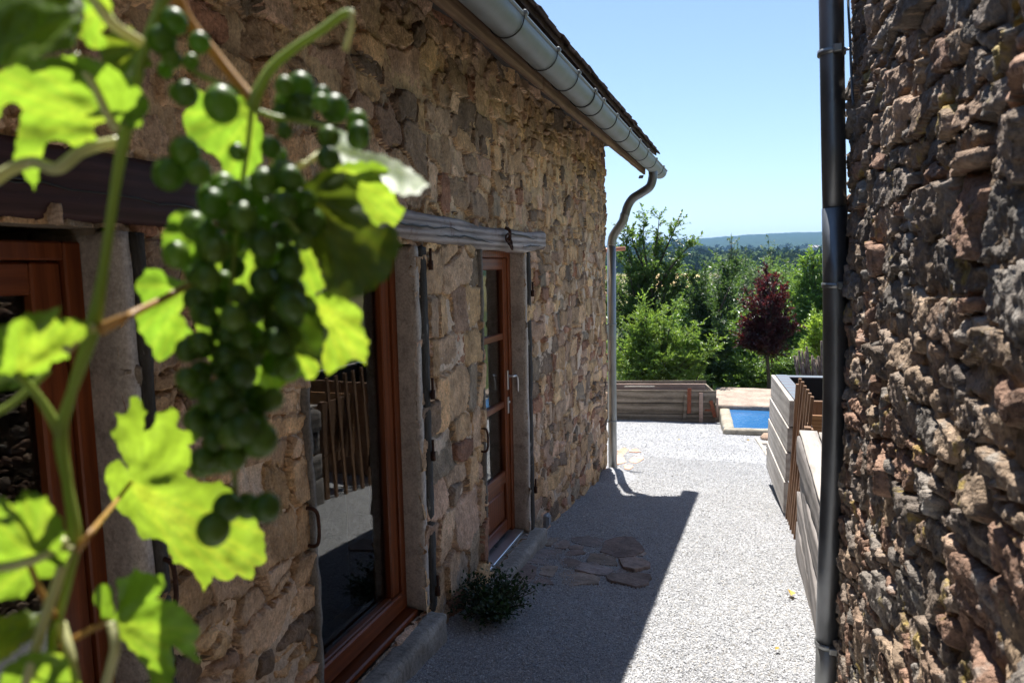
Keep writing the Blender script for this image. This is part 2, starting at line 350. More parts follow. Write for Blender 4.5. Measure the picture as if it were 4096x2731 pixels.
tc = np.zeros((ny*nx, 3)); fx, fy = XX.ravel(), YY.ravel(); fa = fx/np.maximum(fy, 1)
tc[:] = (0.07, 0.085, 0.03)
tc[fy > 170] = (0.16, 0.14, 0.06)                                            # dry meadow
tc[(fy > 235) & (fy < 335) & (fa > -0.15) & (fa < -0.066)] = (0.52, 0.36, 0.17)                             # ripe wheat
tc[fy > 335] = (0.030, 0.055, 0.022); tc[fy > 1500] = (0.022, 0.045, 0.02)
g1 = (fy > 1000) & (fy < 1330) & (fa > 0.015) & (fa < 0.12); tc[g1] = (0.16, 0.22, 0.07)
g2 = (fy > 800) & (fy < 1000) & (fa > 0.01) & (fa < 0.12); tc[g2] = (0.34, 0.27, 0.15)
o = fast_mesh('terrain', np.stack([fx, fy, ZZ.ravel()], 1), F4, M['terrain'], None, tc, True, origin=(0, 0, 0)); tag(o, kind='structure')

# gravel yard: a sheet with fine relief, and loose chippings on it
m, nt, b = new_mat('gravel_bed'); M['gravel_bed'] = m; p = pos(nt)
vo = node(nt, 'ShaderNodeTexVoronoi'); vo.inputs['Scale'].default_value = 120; nt.links.new(p, vo.inputs['Vector'])
n1 = noise(nt, p, 1.6, 4, 0.6); n2 = noise(nt, p, 60, 3, 0.6)
hs = node(nt, 'ShaderNodeSeparateColor'); nt.links.new(vo.outputs['Color'], hs.inputs[0])
col = mix(nt, 1.0, ramp(nt, hs.outputs[0], [(0.0, (0.20, 0.20, 0.21)), (0.6, (0.36, 0.36, 0.365)), (1.0, (0.47, 0.47, 0.475))]), ramp(nt, n1, [(0.3, 0.86), (0.7, 1.1)]), 'MULTIPLY')
nt.links.new(col, b.inputs['Base Color']); b.inputs['Roughness'].default_value = 0.95; b.inputs['Specular IOR Level'].default_value = 0.2
bump(nt, b, math_n(nt, 'SUBTRACT', n2, math_n(nt, 'MULTIPLY', vo.outputs['Distance'], 0.9)), 0.007, 0.8)
gx = np.linspace(-1.9, 3.0, 120); gy = np.linspace(-4, 15.4, 300); GX, GY = np.meshgrid(gx, gy)
k = (np.arange(len(gy)-1)[:, None]*len(gx)+np.arange(len(gx)-1)[None, :]).ravel(); n_ = len(gx)
yard = fast_mesh('gravel_yard', np.stack([GX, GY, gz(GX, GY)], -1).reshape(-1, 3), np.stack([k, k+1, k+n_+1, k+n_], 1), M['gravel_bed']); tag(yard, kind='structure')
gx2 = np.linspace(-9, -1.9, 40); gy2 = np.linspace(8.0, 15.4, 60); GX, GY = np.meshgrid(gx2, gy2); n_ = len(gx2)
k = (np.arange(len(gy2)-1)[:, None]*n_+np.arange(n_-1)[None, :]).ravel()
o = fast_mesh('gravel_yard', np.stack([GX, GY, gz(GX, GY)], -1).reshape(-1, 3), np.stack([k, k+1, k+n_+1, k+n_], 1), M['gravel_bed']); tag(o, kind='structure')

def pebbles(name, n, xs, yfun, size, mat, label, cat, cols, parent=None, zlift=0.1):
    x = rng.uniform(xs[0], xs[1], n); y = yfun(n); s = size*np.exp(rng.normal(0, 0.3, n))
    octa = np.array([[1, 0, 0], [0, 1, 0], [-1, 0, 0], [0, -1, 0], [0, 0, 1], [0, 0, -1]], float)
    of = np.array([[0, 1, 4], [1, 2, 4], [2, 3, 4], [3, 0, 4], [1, 0, 5], [2, 1, 5], [3, 2, 5], [0, 3, 5]])
    v = octa[None]*rng.uniform(0.6, 1.25, (n, 6, 1))*np.stack([rng.uniform(.8, 1.6, n), rng.uniform(.6, 1.0, n), rng.uniform(.4, .8, n)], 1)[:, None, :]*s[:, None, None]
    a, bb = rng.uniform(0, 6.28, n), rng.normal(0, 0.45, n); ca, sa, cb, sb = np.cos(a), np.sin(a), np.cos(bb), np.sin(bb)
    v = np.stack([v[..., 0], v[..., 1]*cb[:, None]-v[..., 2]*sb[:, None], v[..., 1]*sb[:, None]+v[..., 2]*cb[:, None]], -1)
    v = np.stack([v[..., 0]*ca[:, None]-v[..., 1]*sa[:, None], v[..., 0]*sa[:, None]+v[..., 1]*ca[:, None], v[..., 2]], -1)
    v += np.stack([x, y, gz(x, y)+s*zlift+rng.uniform(0, 0.006, n)], 1)[:, None, :]
    f = (of[None]+(np.arange(n)*6)[:, None, None]).reshape(-1, 3)
    cc = np.asarray(cols)[rng.integers(0, len(cols), n)]*rng.uniform(0.75, 1.25, (n, 1)); c = np.repeat(cc, 6, 0)
    return tag(fast_mesh(name, v.reshape(-1, 3), f, mat, parent, c, False), label, cat, None, 'stuff')
m, nt, b = new_mat('chippings'); M['chips'] = m; nt.links.new(attr(nt), b.inputs['Base Color']); b.inputs['Roughness'].default_value = 0.85
gcols = [(0.45, 0.45, 0.46), (0.40, 0.40, 0.41), (0.50, 0.50, 0.505), (0.33, 0.335, 0.345), (0.54, 0.54, 0.54), (0.43, 0.405, 0.37)]
pebbles('gravel', 185000, (-1.66, 0.46), lambda n: 2.75+6.9*rng.uniform(0, 1, n)**1.4, 0.0041, M['chips'], 'loose pale grey gravel chippings covering the yard', 'gravel', gcols)
pebbles('gravel', 42000, (-2.4, 0.5), lambda n: rng.uniform(8.2, 13.8, n), 0.0055, M['chips'], 'loose pale grey gravel chippings at the far end of the yard', 'gravel', gcols)

# ================================================================ rubble masonry
def scatter_stones(u0, u1, v0, v1, sizefn, passes, aspect, seed, tries=2600, pack=0.62):
    g = np.random.default_rng(seed); U, V, S, A = [], [], [], []
    for ps in passes:
        cu_, cv_ = g.uniform(u0, u1, tries), g.uniform(v0, v1, tries); ca = g.uniform(*aspect, tries)
        cs = sizefn(cu_, cv_)*ps*np.exp(g.normal(0, 0.12, tries))
        for i in range(tries):
            if U:
                Ua, Va, Sa, Aa = np.array(U), np.array(V), np.array(S), np.array(A)
                d = ((cu_[i]-Ua)/(cs[i]*ca[i]+Sa*Aa))**2+((cv_[i]-Va)/(cs[i]+Sa))**2
                if d.min() < pack: continue
            U.append(cu_[i]); V.append(cv_[i]); S.append(cs[i]); A.append(ca[i])
    return np.array(U), np.array(V), np.array(S), np.array(A)
def courses(u0, u1, v0, v1, hfun, wrange, seed, jit=0.012, split=0.22):
    """roughly coursed rubble: wavy beds of squarish blocks, some places filled by two thin stones"""
    g = np.random.default_rng(seed); U, V, S, A = [], [], [], []; v = v0
    while v < v1:
        h = hfun(v)*g.uniform(0.72, 1.3); u = u0+g.uniform(-0.1, 0)
        while u < u1:
            k = 1.0+0.25*math.sin(u*2.3+v*5); w = h*g.uniform(*wrange)*g.choice([0.55, 1.0, 1.0, 1.35]); uc = u+w/2; vc = v+h/2+0.035*math.sin(uc*1.7+v*1.3)+0.02*math.sin(uc*4.1+v*7)+g.normal(0, jit)
            if g.uniform() < split and h > 0.08:
                f = g.uniform(0.35, 0.65)
                for (c, hh) in ((vc-h/2+h*f/2, h*f), (vc+h/2-h*(1-f)/2, h*(1-f))): U.append(uc+g.normal(0, 0.01)); V.append(c); S.append(hh/2); A.append(w/hh)
            elif g.uniform() < 0.12 and w > 0.12:
                for q in (-0.25, 0.25): U.append(uc+q*w); V.append(vc); S.append(h/2); A.append(w*0.5/h)
            else: U.append(uc); V.append(vc); S.append(h/2*g.uniform(0.9, 1.15)); A.append(w/h)
            u += w
        v += h
    return np.array(U), np.array(V), np.array(S), np.array(A)
def stone_field(UU, VV, seeds, seed, warp=(0.03, 0.008), p=2.8, reach=1.35):
    U, V, S, A = seeds; g = np.random.default_rng(seed+1); th = g.normal(0, 0.13, len(U)); ct, st = np.cos(th), np.sin(th)
    wu = UU+warp[0]*fbm(UU*6, VV*6, seed, 3)+warp[1]*fbm(UU*30, VV*30, seed+5, 2); wv = VV+warp[0]*fbm(UU*6+50, VV*6, seed+9, 3)+warp[1]*fbm(UU*30+9, VV*30, seed+6, 2)
    F1 = np.full(UU.shape, 9.0); F2 = np.full(UU.shape, 9.0); ID = np.zeros(UU.shape, int)
    t = 0.25
    tu = np.floor((UU-UU.min())/t).astype(int); tv = np.floor((VV-VV.min())/t).astype(int); key = tu*1000+tv
    order = np.argsort(key.ravel()); ks = key.ravel()[order]; cut = np.flatnonzero(np.diff(ks))+1
    for idx in np.split(order, cut):
        a, b_ = wu.ravel()[idx], wv.ravel()[idx]; cu_, cv_ = a.mean(), b_.mean()
        near = np.flatnonzero((np.abs(U-cu_) < t/2+0.10+2.4*S*A) & (np.abs(V-cv_) < t/2+0.10+2.4*S))
        if len(near) < 2: continue
        du, dv = a[:, None]-U[near][None], b_[:, None]-V[near][None]
        x = np.abs(du*ct[near]+dv*st[near])/(S*A)[near]; y = np.abs(-du*st[near]+dv*ct[near])/S[near]
        D = (x**p+y**p)**(1/p); o2 = np.argpartition(D, 1, axis=1)[:, :2]; d = np.take_along_axis(D, o2, 1); sw = d[:, 0] > d[:, 1]
        f1 = np.where(sw, d[:, 1], d[:, 0]); f2 = np.where(sw, d[:, 0], d[:, 1]); i1 = np.where(sw, o2[:, 1], o2[:, 0])
        F1.ravel()[idx] = f1; F2.ravel()[idx] = f2; ID.ravel()[idx] = near[i1]
    E = np.minimum((F2-F1)*0.5, reach-F1)*S[ID]
    return E, ID
def sstep(a, b, x): t = np.clip((x-a)/(b-a), 0, 1); return t*t*(3-2*t)
def masonry_wall(parent, mat_s, mat_m, us, vs, toworld, seeds, seed, prof, tone, mtone, holes=(), clip=None, nlim=300, label_stuff=None, wallname='wall', vis=None):
    """mortar bed and stones of a rubble wall as fine relief; every stone is its own mesh bedded in the mortar"""
    UU, VV = np.meshgrid(us, vs, indexing='ij'); E, ID = stone_field(UU, VV, seeds, seed, prof.get('warp', (0.03, 0.008)), prof.get('p', 2.8), prof.get('reach', 1.35))
    g = np.random.default_rng(seed+3); N = len(seeds[0])
    pr = g.uniform(*prof['proud'], N); tu, tv = g.normal(0, prof['tilt'], N), g.normal(0, prof['tilt'], N)
    fine = prof['rough']*fbm(UU*11, VV*11, seed+20, 5, 0.62); rid = prof.get('ridge', 0)*(1-2*np.abs(fbm(UU*9, VV*16, seed+31, 4)))
    fine = fine+prof.get('hf', 0)*fbm(UU*46, VV*70, seed+61, 3, 0.6)
    sm = sstep(0.0, prof['edge'], E)
    hs = -0.018 + sm*(0.018+pr[ID]) + sm*(tu[ID]*(UU-seeds[0][ID])+tv[ID]*(VV-seeds[1][ID])) + fine*(0.4+0.6*sm) + rid*sm
    hm = prof['mortar'] + prof['mrough']*fbm(UU*6, VV*6, seed+40, 4, 0.55) + prof['mfine']*fbm(UU*38, VV*38, seed+44, 3, 0.6)
    crev = sstep(0.12, 0.42, fbm(UU*3.1, VV*3.7, seed+50, 3))*(1-sstep(0.0, 0.016, np.abs(E-0.006))); hm = hm-prof['crevice']*crev
    nu, nv = len(us), len(vs)
    q = (np.arange(nu-1)[:, None]*nv+np.arange(nv-1)[None, :]).ravel(); Q = np.stack([q, q+nv, q+nv+1, q+1], 1)
    uc = (us[:-1, None]+us[1:, None])/2+0*vs[None, :-1]; vc = 0*us[:-1, None]+(vs[None, :-1]+vs[None, 1:])/2
    keep = np.ones(len(Q), bool)
    for (a, b_, c, d) in holes: keep &= ~((uc.ravel() > a) & (uc.ravel() < b_) & (vc.ravel() > c) & (vc.ravel() < d))
    if clip is not None: keep &= clip(uc.ravel(), vc.ravel())
    hsf, hmf, Ef, IDf = hs.ravel(), hm.ravel(), E.ravel(), ID.ravel()
    dif = (hsf-hmf)[Q]; is_stone = keep & (dif.max(1) > -0.002); is_mort = keep & (dif.min(1) < 0.012)
    Um, Vm = UU.ravel(), VV.ravel()
    # mortar bed
    ids, inv = np.unique(Q[is_mort], return_inverse=True)
    wall = fast_mesh(wallname, toworld(Um[ids], Vm[ids], hmf[ids]), inv.reshape(-1, 4), mat_m, parent, mtone(Um[ids], Vm[ids]))
    # stones
    qs = Q[is_stone]; qid = IDf[qs][:, 0]; o = np.argsort(qid, kind='stable'); qs, qid = qs[o], qid[o]
    cut = np.flatnonzero(np.diff(qid))+1; groups = np.split(np.arange(len(qs)), cut); sid = [qid[k[0]] for k in groups]
    score = np.array([(vis(seeds[0][s], seeds[1][s]) if vis else 1.0)*(np.ptp(Um[qs[k]].ravel())*np.ptp(Vm[qs[k]].ravel())) for s, k in zip(sid, groups)])
    tall = tone(seeds, g)
    big = set(np.argsort(-score)[:nlim].tolist()); rest = []
    def pieces(f, n):
        lab = np.arange(n)
        while True:
            mn = lab[f].min(1); new = lab.copy()
            for c_ in range(4): np.minimum.at(new, f[:, c_], mn)
            if (new == lab).all(): break
            lab = new
        return lab
    for j, k in enumerate(groups):
        if len(k) < 4: continue
        ids, inv = np.unique(qs[k], return_inverse=True)
        co = toworld(Um[ids], Vm[ids], hsf[ids]); f = inv.reshape(-1, 4); c = np.repeat(tall[sid[j]][None], len(ids), 0)
        if j in big:
            lab = pieces(f, len(co)); vals, cnt = np.unique(lab, return_counts=True); main = vals[np.argmax(cnt)]
            for vl in vals:
                sel = f[lab[f[:, 0]] == vl]; iu, iv = np.unique(sel, return_inverse=True)
                if vl == main: fast_mesh('stone', co[iu], iv.reshape(-1, 4), mat_s, wall, c[iu])
                else: rest.append((co[iu], iv.reshape(-1, 4), c[iu]))
        else: rest.append((co, f, c))
    if rest:
        cs, fs, cc, n0 = [], [], [], 0
        for co, f, c in rest: cs.append(co); fs.append(f+n0); cc.append(c); n0 += len(co)
        tag(fast_mesh('small_stones', np.vstack(cs), np.vstack(fs), mat_s, wall, np.vstack(cc)), kind='stuff')
    return wall

# ================================================================ left house
WX = -1.65                                   # face of its long wall
WIN1, WIN2, DOOR = (0.52, 1.455), (2.30, 3.24), (4.20, 5.095)
LB = 1.817                                   # underside of the lintels
house = thing('stone_house', 'long rubble stone house in shade with orange framed glass doors and zinc gutter', 'house', (-4.4, 3.0, 0))
def hw(u, v, h):
    """wall sheet to world; past the corner (u > 8.30) it turns onto the gable"""
    e = np.maximum(u-8.30, 0); front = u <= 8.30
    return np.stack([np.where(front, WX+h, WX-e+np.minimum(h, 0)*0), np.where(front, u, 8.30+h*np.clip(e/0.03, 0, 1)), v], 1)
def h_size(u, v):
    s = 0.058+0.012*np.sin(u*2.1+v*1.7)
    s = np.where((v < 1.8) & (u > 3.2) & (u < 4.3), 0.075, s); s = np.where((v < 0.5) & (u < 2.4), 0.062, s); s = np.where((v > 2.0) & (u < 3.5), 0.068, s)
    return s
hA = courses(0.2, 8.75, -1.05, 3.2, lambda v: 0.140 if v < 1.8 else 0.125, (0.7, 1.9), 11, 0.022, 0.28); hB = courses(3.30, 4.18, -0.45, 1.80, lambda v: 0.23, (0.8, 1.5), 12, 0.012, 0.2); hC = courses(0.2, 4.6, 2.0, 3.2, lambda v: 0.165, (0.6, 1.7), 13, 0.04, 0.32)
zB = (hA[0] > 3.28) & (hA[0] < 4.18) & (hA[1] > -0.42) & (hA[1] < 1.80); zC = (hA[0] < 4.6) & (hA[1] > 2.02)
hseeds = tuple(np.concatenate([a_[~(zB | zC)], b_, c_]) for a_, b_, c_ in zip(hA, hB, hC))
HP = np.array([(0.44, 0.315, 0.215), (0.48, 0.33, 0.205), (0.35, 0.26, 0.195), (0.52, 0.37, 0.225), (0.44, 0.31, 0.24), (0.19, 0.145, 0.115), (0.50, 0.37, 0.275), (0.30, 0.165, 0.115), (0.27, 0.225, 0.18)])
def h_tone(seeds, g):
    n = len(seeds[0]); w = np.tile([.17, .16, .14, .13, .13, .11, .09, .03, .04], (n, 1)); low = (seeds[0] > 5.0) & (seeds[1] < 1.9); w[low] = [.14, .13, .12, .10, .14, .11, .12, .09, .05]
    w /= w.sum(1)[:, None]
    return np.array([HP[g.choice(len(HP), p=w[i])] for i in range(n)])*g.uniform(0.65, 1.2, (n, 1))*np.array([1.30, 1.20, 1.06])
def h_mtone(u, v):
    up = sstep(1.5, 2.3, v+0.3*fbm(u*1.5, v*1.5, 77, 2))[:, None]
    c = (1-up)*np.array([0.62, 0.48, 0.36])+up*np.array([0.56, 0.395, 0.24])
    grey = sstep(0.55, 0.1, v+0.1017*u+0.25*fbm(u*2, v*2, 70, 3))[:, None]
    return c*(1-0.55*grey)+0.55*grey*np.array([0.27, 0.235, 0.20])
hu = [0.25]
while hu[-1] < 8.55: hu.append(hu[-1]+(0.0075+0.00075*hu[-1] if hu[-1] < 8.25 else 0.010))
hu = np.array(hu); hv = np.arange(-1.05, 3.12, 0.0105)
wall = masonry_wall(house, M['stone'], M['mortar'], hu, hv, hw, hseeds, 11,
    dict(proud=(0.002, 0.026), tilt=0.10, rough=0.010, edge=0.007, mortar=-0.002, mrough=0.013, mfine=0.008, crevice=0.045, warp=(0.034, 0.008), reach=1.5, hf=0.004, p=4.5), h_tone, h_mtone,
    holes=[(*WIN1, -0.4, LB), (*WIN2, -0.16, LB), (*DOOR, -0.40, LB)], clip=lambda u, v: v > -0.1017*np.minimum(u, 8.4)-0.12,
    vis=lambda u, v: (0.25 if u < 2.1 else 1.0)/(1.65**2+u*u+(v-CZ)**2)**1.5*(v > -0.1017*u))
# wall core behind the relief, the unseen stretch towards and behind the camera (lengthened to block sky light from the alley), gables, back, floor and loft
bm = bmesh.new()
def blk(x0, x1, y0, y1, z0, z1): add_box(bm, ((x0+x1)/2, (y0+y1)/2, (z0+z1)/2), (x1-x0, y1-y0, z1-z0))
xa, xb = -2.10, WX-0.045
edges = [(-14, WIN1[0]-0.02), (WIN1[1]+0.0, WIN2[0]-0.0), (WIN2[1]+0.0, DOOR[0]-0.0), (DOOR[1]+0.0, 8.255)]
for (a, c) in edges: blk(xa, xb, a, c, -1.2, LB)
blk(xa, xb, -14, 8.255, LB+0.001, 3.1)
for (a, c), z in ((WIN1, -0.25), (WIN2, -0.17), (DOOR, -0.41)): blk(xa, xb, a+0.001, c-0.001, -1.2, z)
blk(-7.2, xa-0.001, 7.85, 8.255, -1.2, 3.1); blk(-7.2, xa-0.001, -14, -13.6, -1.2, 3.1); blk(-7.6, -7.201, -14, 8.255, -1.2, 3.1)
blk(xb+0.001, WX+0.0, -14, 0.24, -1.2, 3.1)
bm_obj('wall_core', bm, M['core'], house)
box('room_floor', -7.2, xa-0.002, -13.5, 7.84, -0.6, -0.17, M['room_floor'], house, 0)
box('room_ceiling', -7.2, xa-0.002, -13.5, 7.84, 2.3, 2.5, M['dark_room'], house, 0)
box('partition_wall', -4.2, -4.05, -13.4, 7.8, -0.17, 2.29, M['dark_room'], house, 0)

# --- jambs, painted strips, lintels
for nm, (a, c), zb in (('w1', WIN1, -0.25), ('w2', WIN2, -0.145), ('d', DOOR, -0.40)):
    rough_box('jamb', WX-0.30, WX+0.024, c-0.004, c+0.055, zb, LB-0.004, M['jamb'], house, 0.035, 0.003, 7, len(nm)*7, 0.004)
    rough_box('painted_strip', WX-0.05, WX+0.031, c+0.058, c+(0.135 if nm != 'w1' else 0.10), zb-0.05, LB-0.006, M['darkstrip'], house, 0.03, 0.004, 9, 3, 0.004)
    rough_box('jamb', WX-0.30, WX+0.026, a-0.035, a+0.004, zb, LB-0.004, M['greystrip'], house, 0.03, 0.007, 12, 8, 0.004)
rb = rough_box('lintel', WX-0.25, WX+0.022, -0.2, 1.80, 1.828, 2.02, M['redbeam'], house, 0.03, 0.006, 3, 4, 0.006); tag(rb, 'dark red painted timber lintel with a long crack')
def warp_beam(p):
    p[2] += 0.016*math.sin((p[1]-2.2)*1.9)+0.006*math.sin(p[1]*7); p[0] += 0.008*math.sin(p[1]*2.7); return p
gb = rough_box('lintel', WX-0.25, WX+0.045, 2.06, 5.60, 1.822, 1.972, M['greybeam'], house, 0.022, 0.012, 5, 14, 0.010, warp_beam); tag(gb, 'weathered grey timber lintel over the glass door and the paned door')
rng2 = np.random.default_rng(3)
for (yb, zc, L) in ((0.4, 1.93, 1.7), (1.3, 1.905, 0.9)):                     # drying cracks in the red beam
    tube('crack', [(WX+0.0245+0.003*rng2.normal(), yb+L*(t-0.5), zc+0.012*math.sin(5*t)+0.004*rng2.normal()) for t in np.linspace(0, 1, 14)], 0.003, M['blackmetal'], rb, 5)
for (yb, zc, L) in ((3.3, 1.90, 1.1), (3.9, 1.868, 0.9), (4.9, 1.93, 0.9), (5.2, 1.86, 0.5)):
    tube('crack', [(warp_beam([WX+0.050, yb+L*(t-0.5), zc+0.008*math.sin(6*t+yb)+0.003*rng2.normal()])) for t in np.linspace(0, 1, 14)], [0.001+0.0045*math.sin(math.pi*t) for t in np.linspace(0, 1, 14)], M['blackmetal'], gb, 5)
# rusty ring hook on the grey lintel
hk = at_x(1160, 540, WX+0.05)
ho = tube('iron_hook', [hk+np.array([0.0, 0, 0.05]), hk+np.array([0.03, 0.01, 0.03]), hk+np.array([0.035, 0.0, -0.02]), hk+np.array([0.02, 0.03, -0.05])], 0.011, M['rust'], house, 8, 6)
for k in range(3):
    a = np.linspace(0, 2*math.pi, 15); c = hk+np.array([0.03, 0.03*k-0.02, -0.02-0.025*k])
    tube('ring', [c+0.028*np.array([0.3*math.cos(t+k), math.cos(t), math.sin(t)]) for t in a], 0.007, M['rust'], ho, 6)

# --- glazed doors
m, nt, b = new_mat('window_glass'); M['glass'] = m
b.inputs['Base Color'].default_value = (0.75, 0.8, 0.78, 1); b.inputs['Transmission Weight'].default_value = 1.0; b.inputs['Roughness'].default_value = 0.0; b.inputs['IOR'].default_value = 1.52
def leaf_door(a, c, zb, zt, x, rails, panel, mid=None):
    """a door set in the opening a..c: fixed frame, sash with stiles, rails, panes"""
    fr = 0.055; bm = bmesh.new()
    for (y0, y1, z0, z1) in ((c-fr, c-0.003, zb, zt), (a+0.003, a+fr, zb, zt), (a+fr+0.0005, c-fr-0.0005, zt-0.05, zt)):
        add_box(bm, (x-0.024, (y0+y1)/2, (z0+z1)/2), (0.072, y1-y0, z1-z0), None, 0.005)
    d = bm_obj('door', bm, M['orange'], house)                                # the fixed frame carries the leaf's pieces
    st = 0.085; sa, sc2 = a+fr+0.004, c-fr-0.004; x0, x1 = x-0.055, x
    box('stile', x0, x1, sc2-st, sc2, zb+0.025, zt-0.054, M['orange'], d, 0.006); box('stile', x0, x1, sa, sa+st, zb+0.025, zt-0.054, M['orange'], d, 0.006)
    lo, hi = zb+0.025, zt-0.054; pz = [lo]+[z for r in rails for z in r]+[hi]
    box('rail', x0, x1-0.001, sa+st, sc2-st, hi-0.085, hi, M['orange_h'], d, 0.006)
    box('rail', x0, x1-0.001, sa+st, sc2-st, lo, lo+0.10, M['orange_h'], d, 0.006)
    spans = []; cur = lo+0.10
    for (r0_, r1_) in rails: box('glazing_bar', x0+0.008, x1-0.008, sa+st, sc2-st, r0_, r1_, M['orange_h'], d, 0.006); spans.append((cur, r0_)); cur = r1_
    spans.append((cur, hi-0.085))
    for i, (z0, z1) in enumerate(spans):
        if panel and i == 0:
            box('panel', x0+0.015, x1-0.022, sa+st+0.001, sc2-st-0.001, z0, z1, M['orange'], d, 0.004); box('raised_field', x0+0.016, x1-0.012, sa+st+0.045, sc2-st-0.045, z0+0.045, z1-0.045, M['orange'], d, 0.008)
        else: 
            pn = box('pane', x0+0.018, x0+0.024, sa+st-0.008, sc2-st+0.008, z0-0.008, z1+0.008, M['glass'], d, 0)
    return d, sc2-st, sc2
d1, _, _ = leaf_door(WIN1[0], WIN1[1], -0.12, LB-0.035, WX-0.108, [], False)
d2, _, _ = leaf_door(WIN2[0], WIN2[1], -0.145, LB-0.004, WX-0.10, [], False)
d3, hs0, hs1 = leaf_door(DOOR[0], DOOR[1], -0.375, LB-0.004, WX-0.108, [(0.035, 0.135), (0.625, 0.675), (1.149, 1.198)], True)
tag(d1, 'glass door with orange wood frame beneath the dark red lintel'); tag(d2, 'wide single pane glass door with orange wood frame'); tag(d3, 'narrow orange wooden door with three panes and lower panel')
box('threshold', WX-0.165, WX-0.02, DOOR[0]+0.004, DOOR[1]-0.006, -0.402, -0.378, M['aluminium'], d3, 0.003)
box('weather_board', WX-0.10, WX-0.02, WIN2[0]+0.006, WIN2[1]-0.008, -0.172, -0.13, M['orange_h'], d2, 0.008)
box('bottom_rail', WX-0.099, WX-0.075, WIN2[0]+0.058, WIN2[1]-0.06, -0.12, -0.02, M['orange_h'], d2, 0.008)
# lever handle and lock plate on the paned door
hx, hy, hz_ = WX-0.108, (hs0+hs1)/2+0.015, 0.83
hd = box('handle_plate', hx, hx+0.009, hy-0.014, hy+0.014, hz_-0.075, hz_+0.075, M['aluminium'], d3, 0.003)
tube('lever', [(hx+0.005, hy, hz_+0.03), (hx+0.045, hy, hz_+0.032), (hx+0.058, hy+0.03, hz_+0.03), (hx+0.06, hy+0.06, hz_+0.012), (hx+0.06, hy+0.075, hz_-0.03), (hx+0.058, hy+0.078, hz_-0.10)], 0.0095, M['aluminium'], d3, 10, 6)
box('lock_plate', hx, hx+0.008, hy-0.014, hy+0.014, 0.57, 0.70, M['aluminium'], d3, 0.003); tube('lock_cylinder', [(hx, hy, 0.66), (hx+0.018, hy, 0.66)], 0.010, M['aluminium'], d3, 10)
# sills
rough_box('sill', WX-0.02, WX+0.115, WIN2[0]-0.10, WIN2[1]+0.08, -0.52, -0.172, M['concrete'], house, 0.02, 0.010, 12, 21, 0.012)
rough_box('doorstep', WX-0.16, WX+0.13, DOOR[0]-0.12, DOOR[1]+0.16, -0.75, -0.405, M['concrete'], house, 0.025, 0.010, 8, 25, 0.014)
rough_box('sill', WX-0.02, WX+0.115, WIN1[0]-0.05, WIN1[1]+0.08, -0.5, -0.14, M['concrete'], house, 0.03, 0.008, 12, 22, 0.012)
# hinge pins and shutter catches of wrought iron
for dxy in ((984, 592), (989, 889), (990, 1030), (1001, 1340), (1220, 662), (1227, 1113)):
    p = at_x(dxy[0], dxy[1], WX+0.03)
    h = tube('hinge_pin', [p+np.array([0.012, 0, -0.025]), p+np.array([0.012, 0, 0.05])], 0.0075, M['rust'], house, 10)
    tube('pin_socket', [p+np.array([0.012, 0, -0.065]), p+np.array([0.012, 0, -0.015])], 0.013, M['rust'], h, 10)
    tube('spike', [p+np.array([-0.06, 0.012, -0.04]), p+np.array([0.012, 0, -0.04])], 0.012, M['rust'], h, 8)
for dxy in ((712, 1210), (1108, 1010), (377, 1340)):
    p = at_x(dxy[0], dxy[1], WX+0.02)
    tube('shutter_catch', [p+np.array([-0.03, 0, 0.075]), p+np.array([0.02, 0, 0.075]), p+np.array([0.035, 0.006, 0.045]), p+np.array([0.035, 0.006, -0.045]), p+np.array([0.02, 0, -0.075]), p+np.array([-0.03, 0, -0.075])], 0.0075, M['rust'], house, 8, 5)
p = at_x(1254, 1195, WX+0.02); s = box('power_socket', WX-0.01, WX+0.045, p[1]-0.045, p[1]+0.045, p[2]-0.06, p[2]+0.06, M['socket'], house, 0.01); box('socket_flap', WX+0.046, WX+0.056, p[1]-0.035, p[1]+0.035, p[2]-0.03, p[2]+0.045, M['socket'], s, 0.004)
# pale stone patch low beside the big glass door
# --- roof edge
YE = 9.06; tanp = math.tan(R(33)); EX, EZ = -1.085, 3.0
def roofz(x): return EZ+(EX-x)*tanp
bm = bmesh.new(); vs_ = [(EX-0.03, roofz(EX-0.03)), (-4.6, roofz(-4.6)), (-8.2, roofz(-4.6)-3.6*tanp)]
for s in (0.0, 0.05):
    for (x, z) in vs_:
        for y in (-14.2, 8.86): bm.verts.new((x, y, z+s-0.005))
bm.verts.ensure_lookup_table(); v = bm.verts
for q in ((0, 1, 3, 2), (2, 3, 5, 4), (6, 8, 9, 7), (8, 10, 11, 9), (0, 6, 7, 1), (4, 5, 11, 10), (0, 2, 8, 6), (2, 4, 10, 8), (1, 7, 9, 3), (3, 9, 11, 5)): bm.faces.new([v[i] for i in q])
roof = bm_obj('roof', bm, M['tile'], house)
# gable triangle
bm = bmesh.new()
for y in (7.86, 8.25):
    for (x, z) in ((-1.70, 3.09), (-1.70, roofz(-1.70)-0.02), (-4.6, roofz(-4.6)-0.02), (-7.5, roofz(-1.70)-0.02), (-7.5, 3.09)): bm.verts.new((x, y, z))
bm.verts.ensure_lookup_table(); v = bm.verts; bm.faces.new([v[i] for i in range(5)]); bm.faces.new([v[i] for i in range(9, 4, -1)])
for i in range(5): bm.faces.new([v[i], v[(i+1) % 5], v[(i+1) % 5+5], v[i+5]])
bm_obj('gable', bm, M['core'], house)
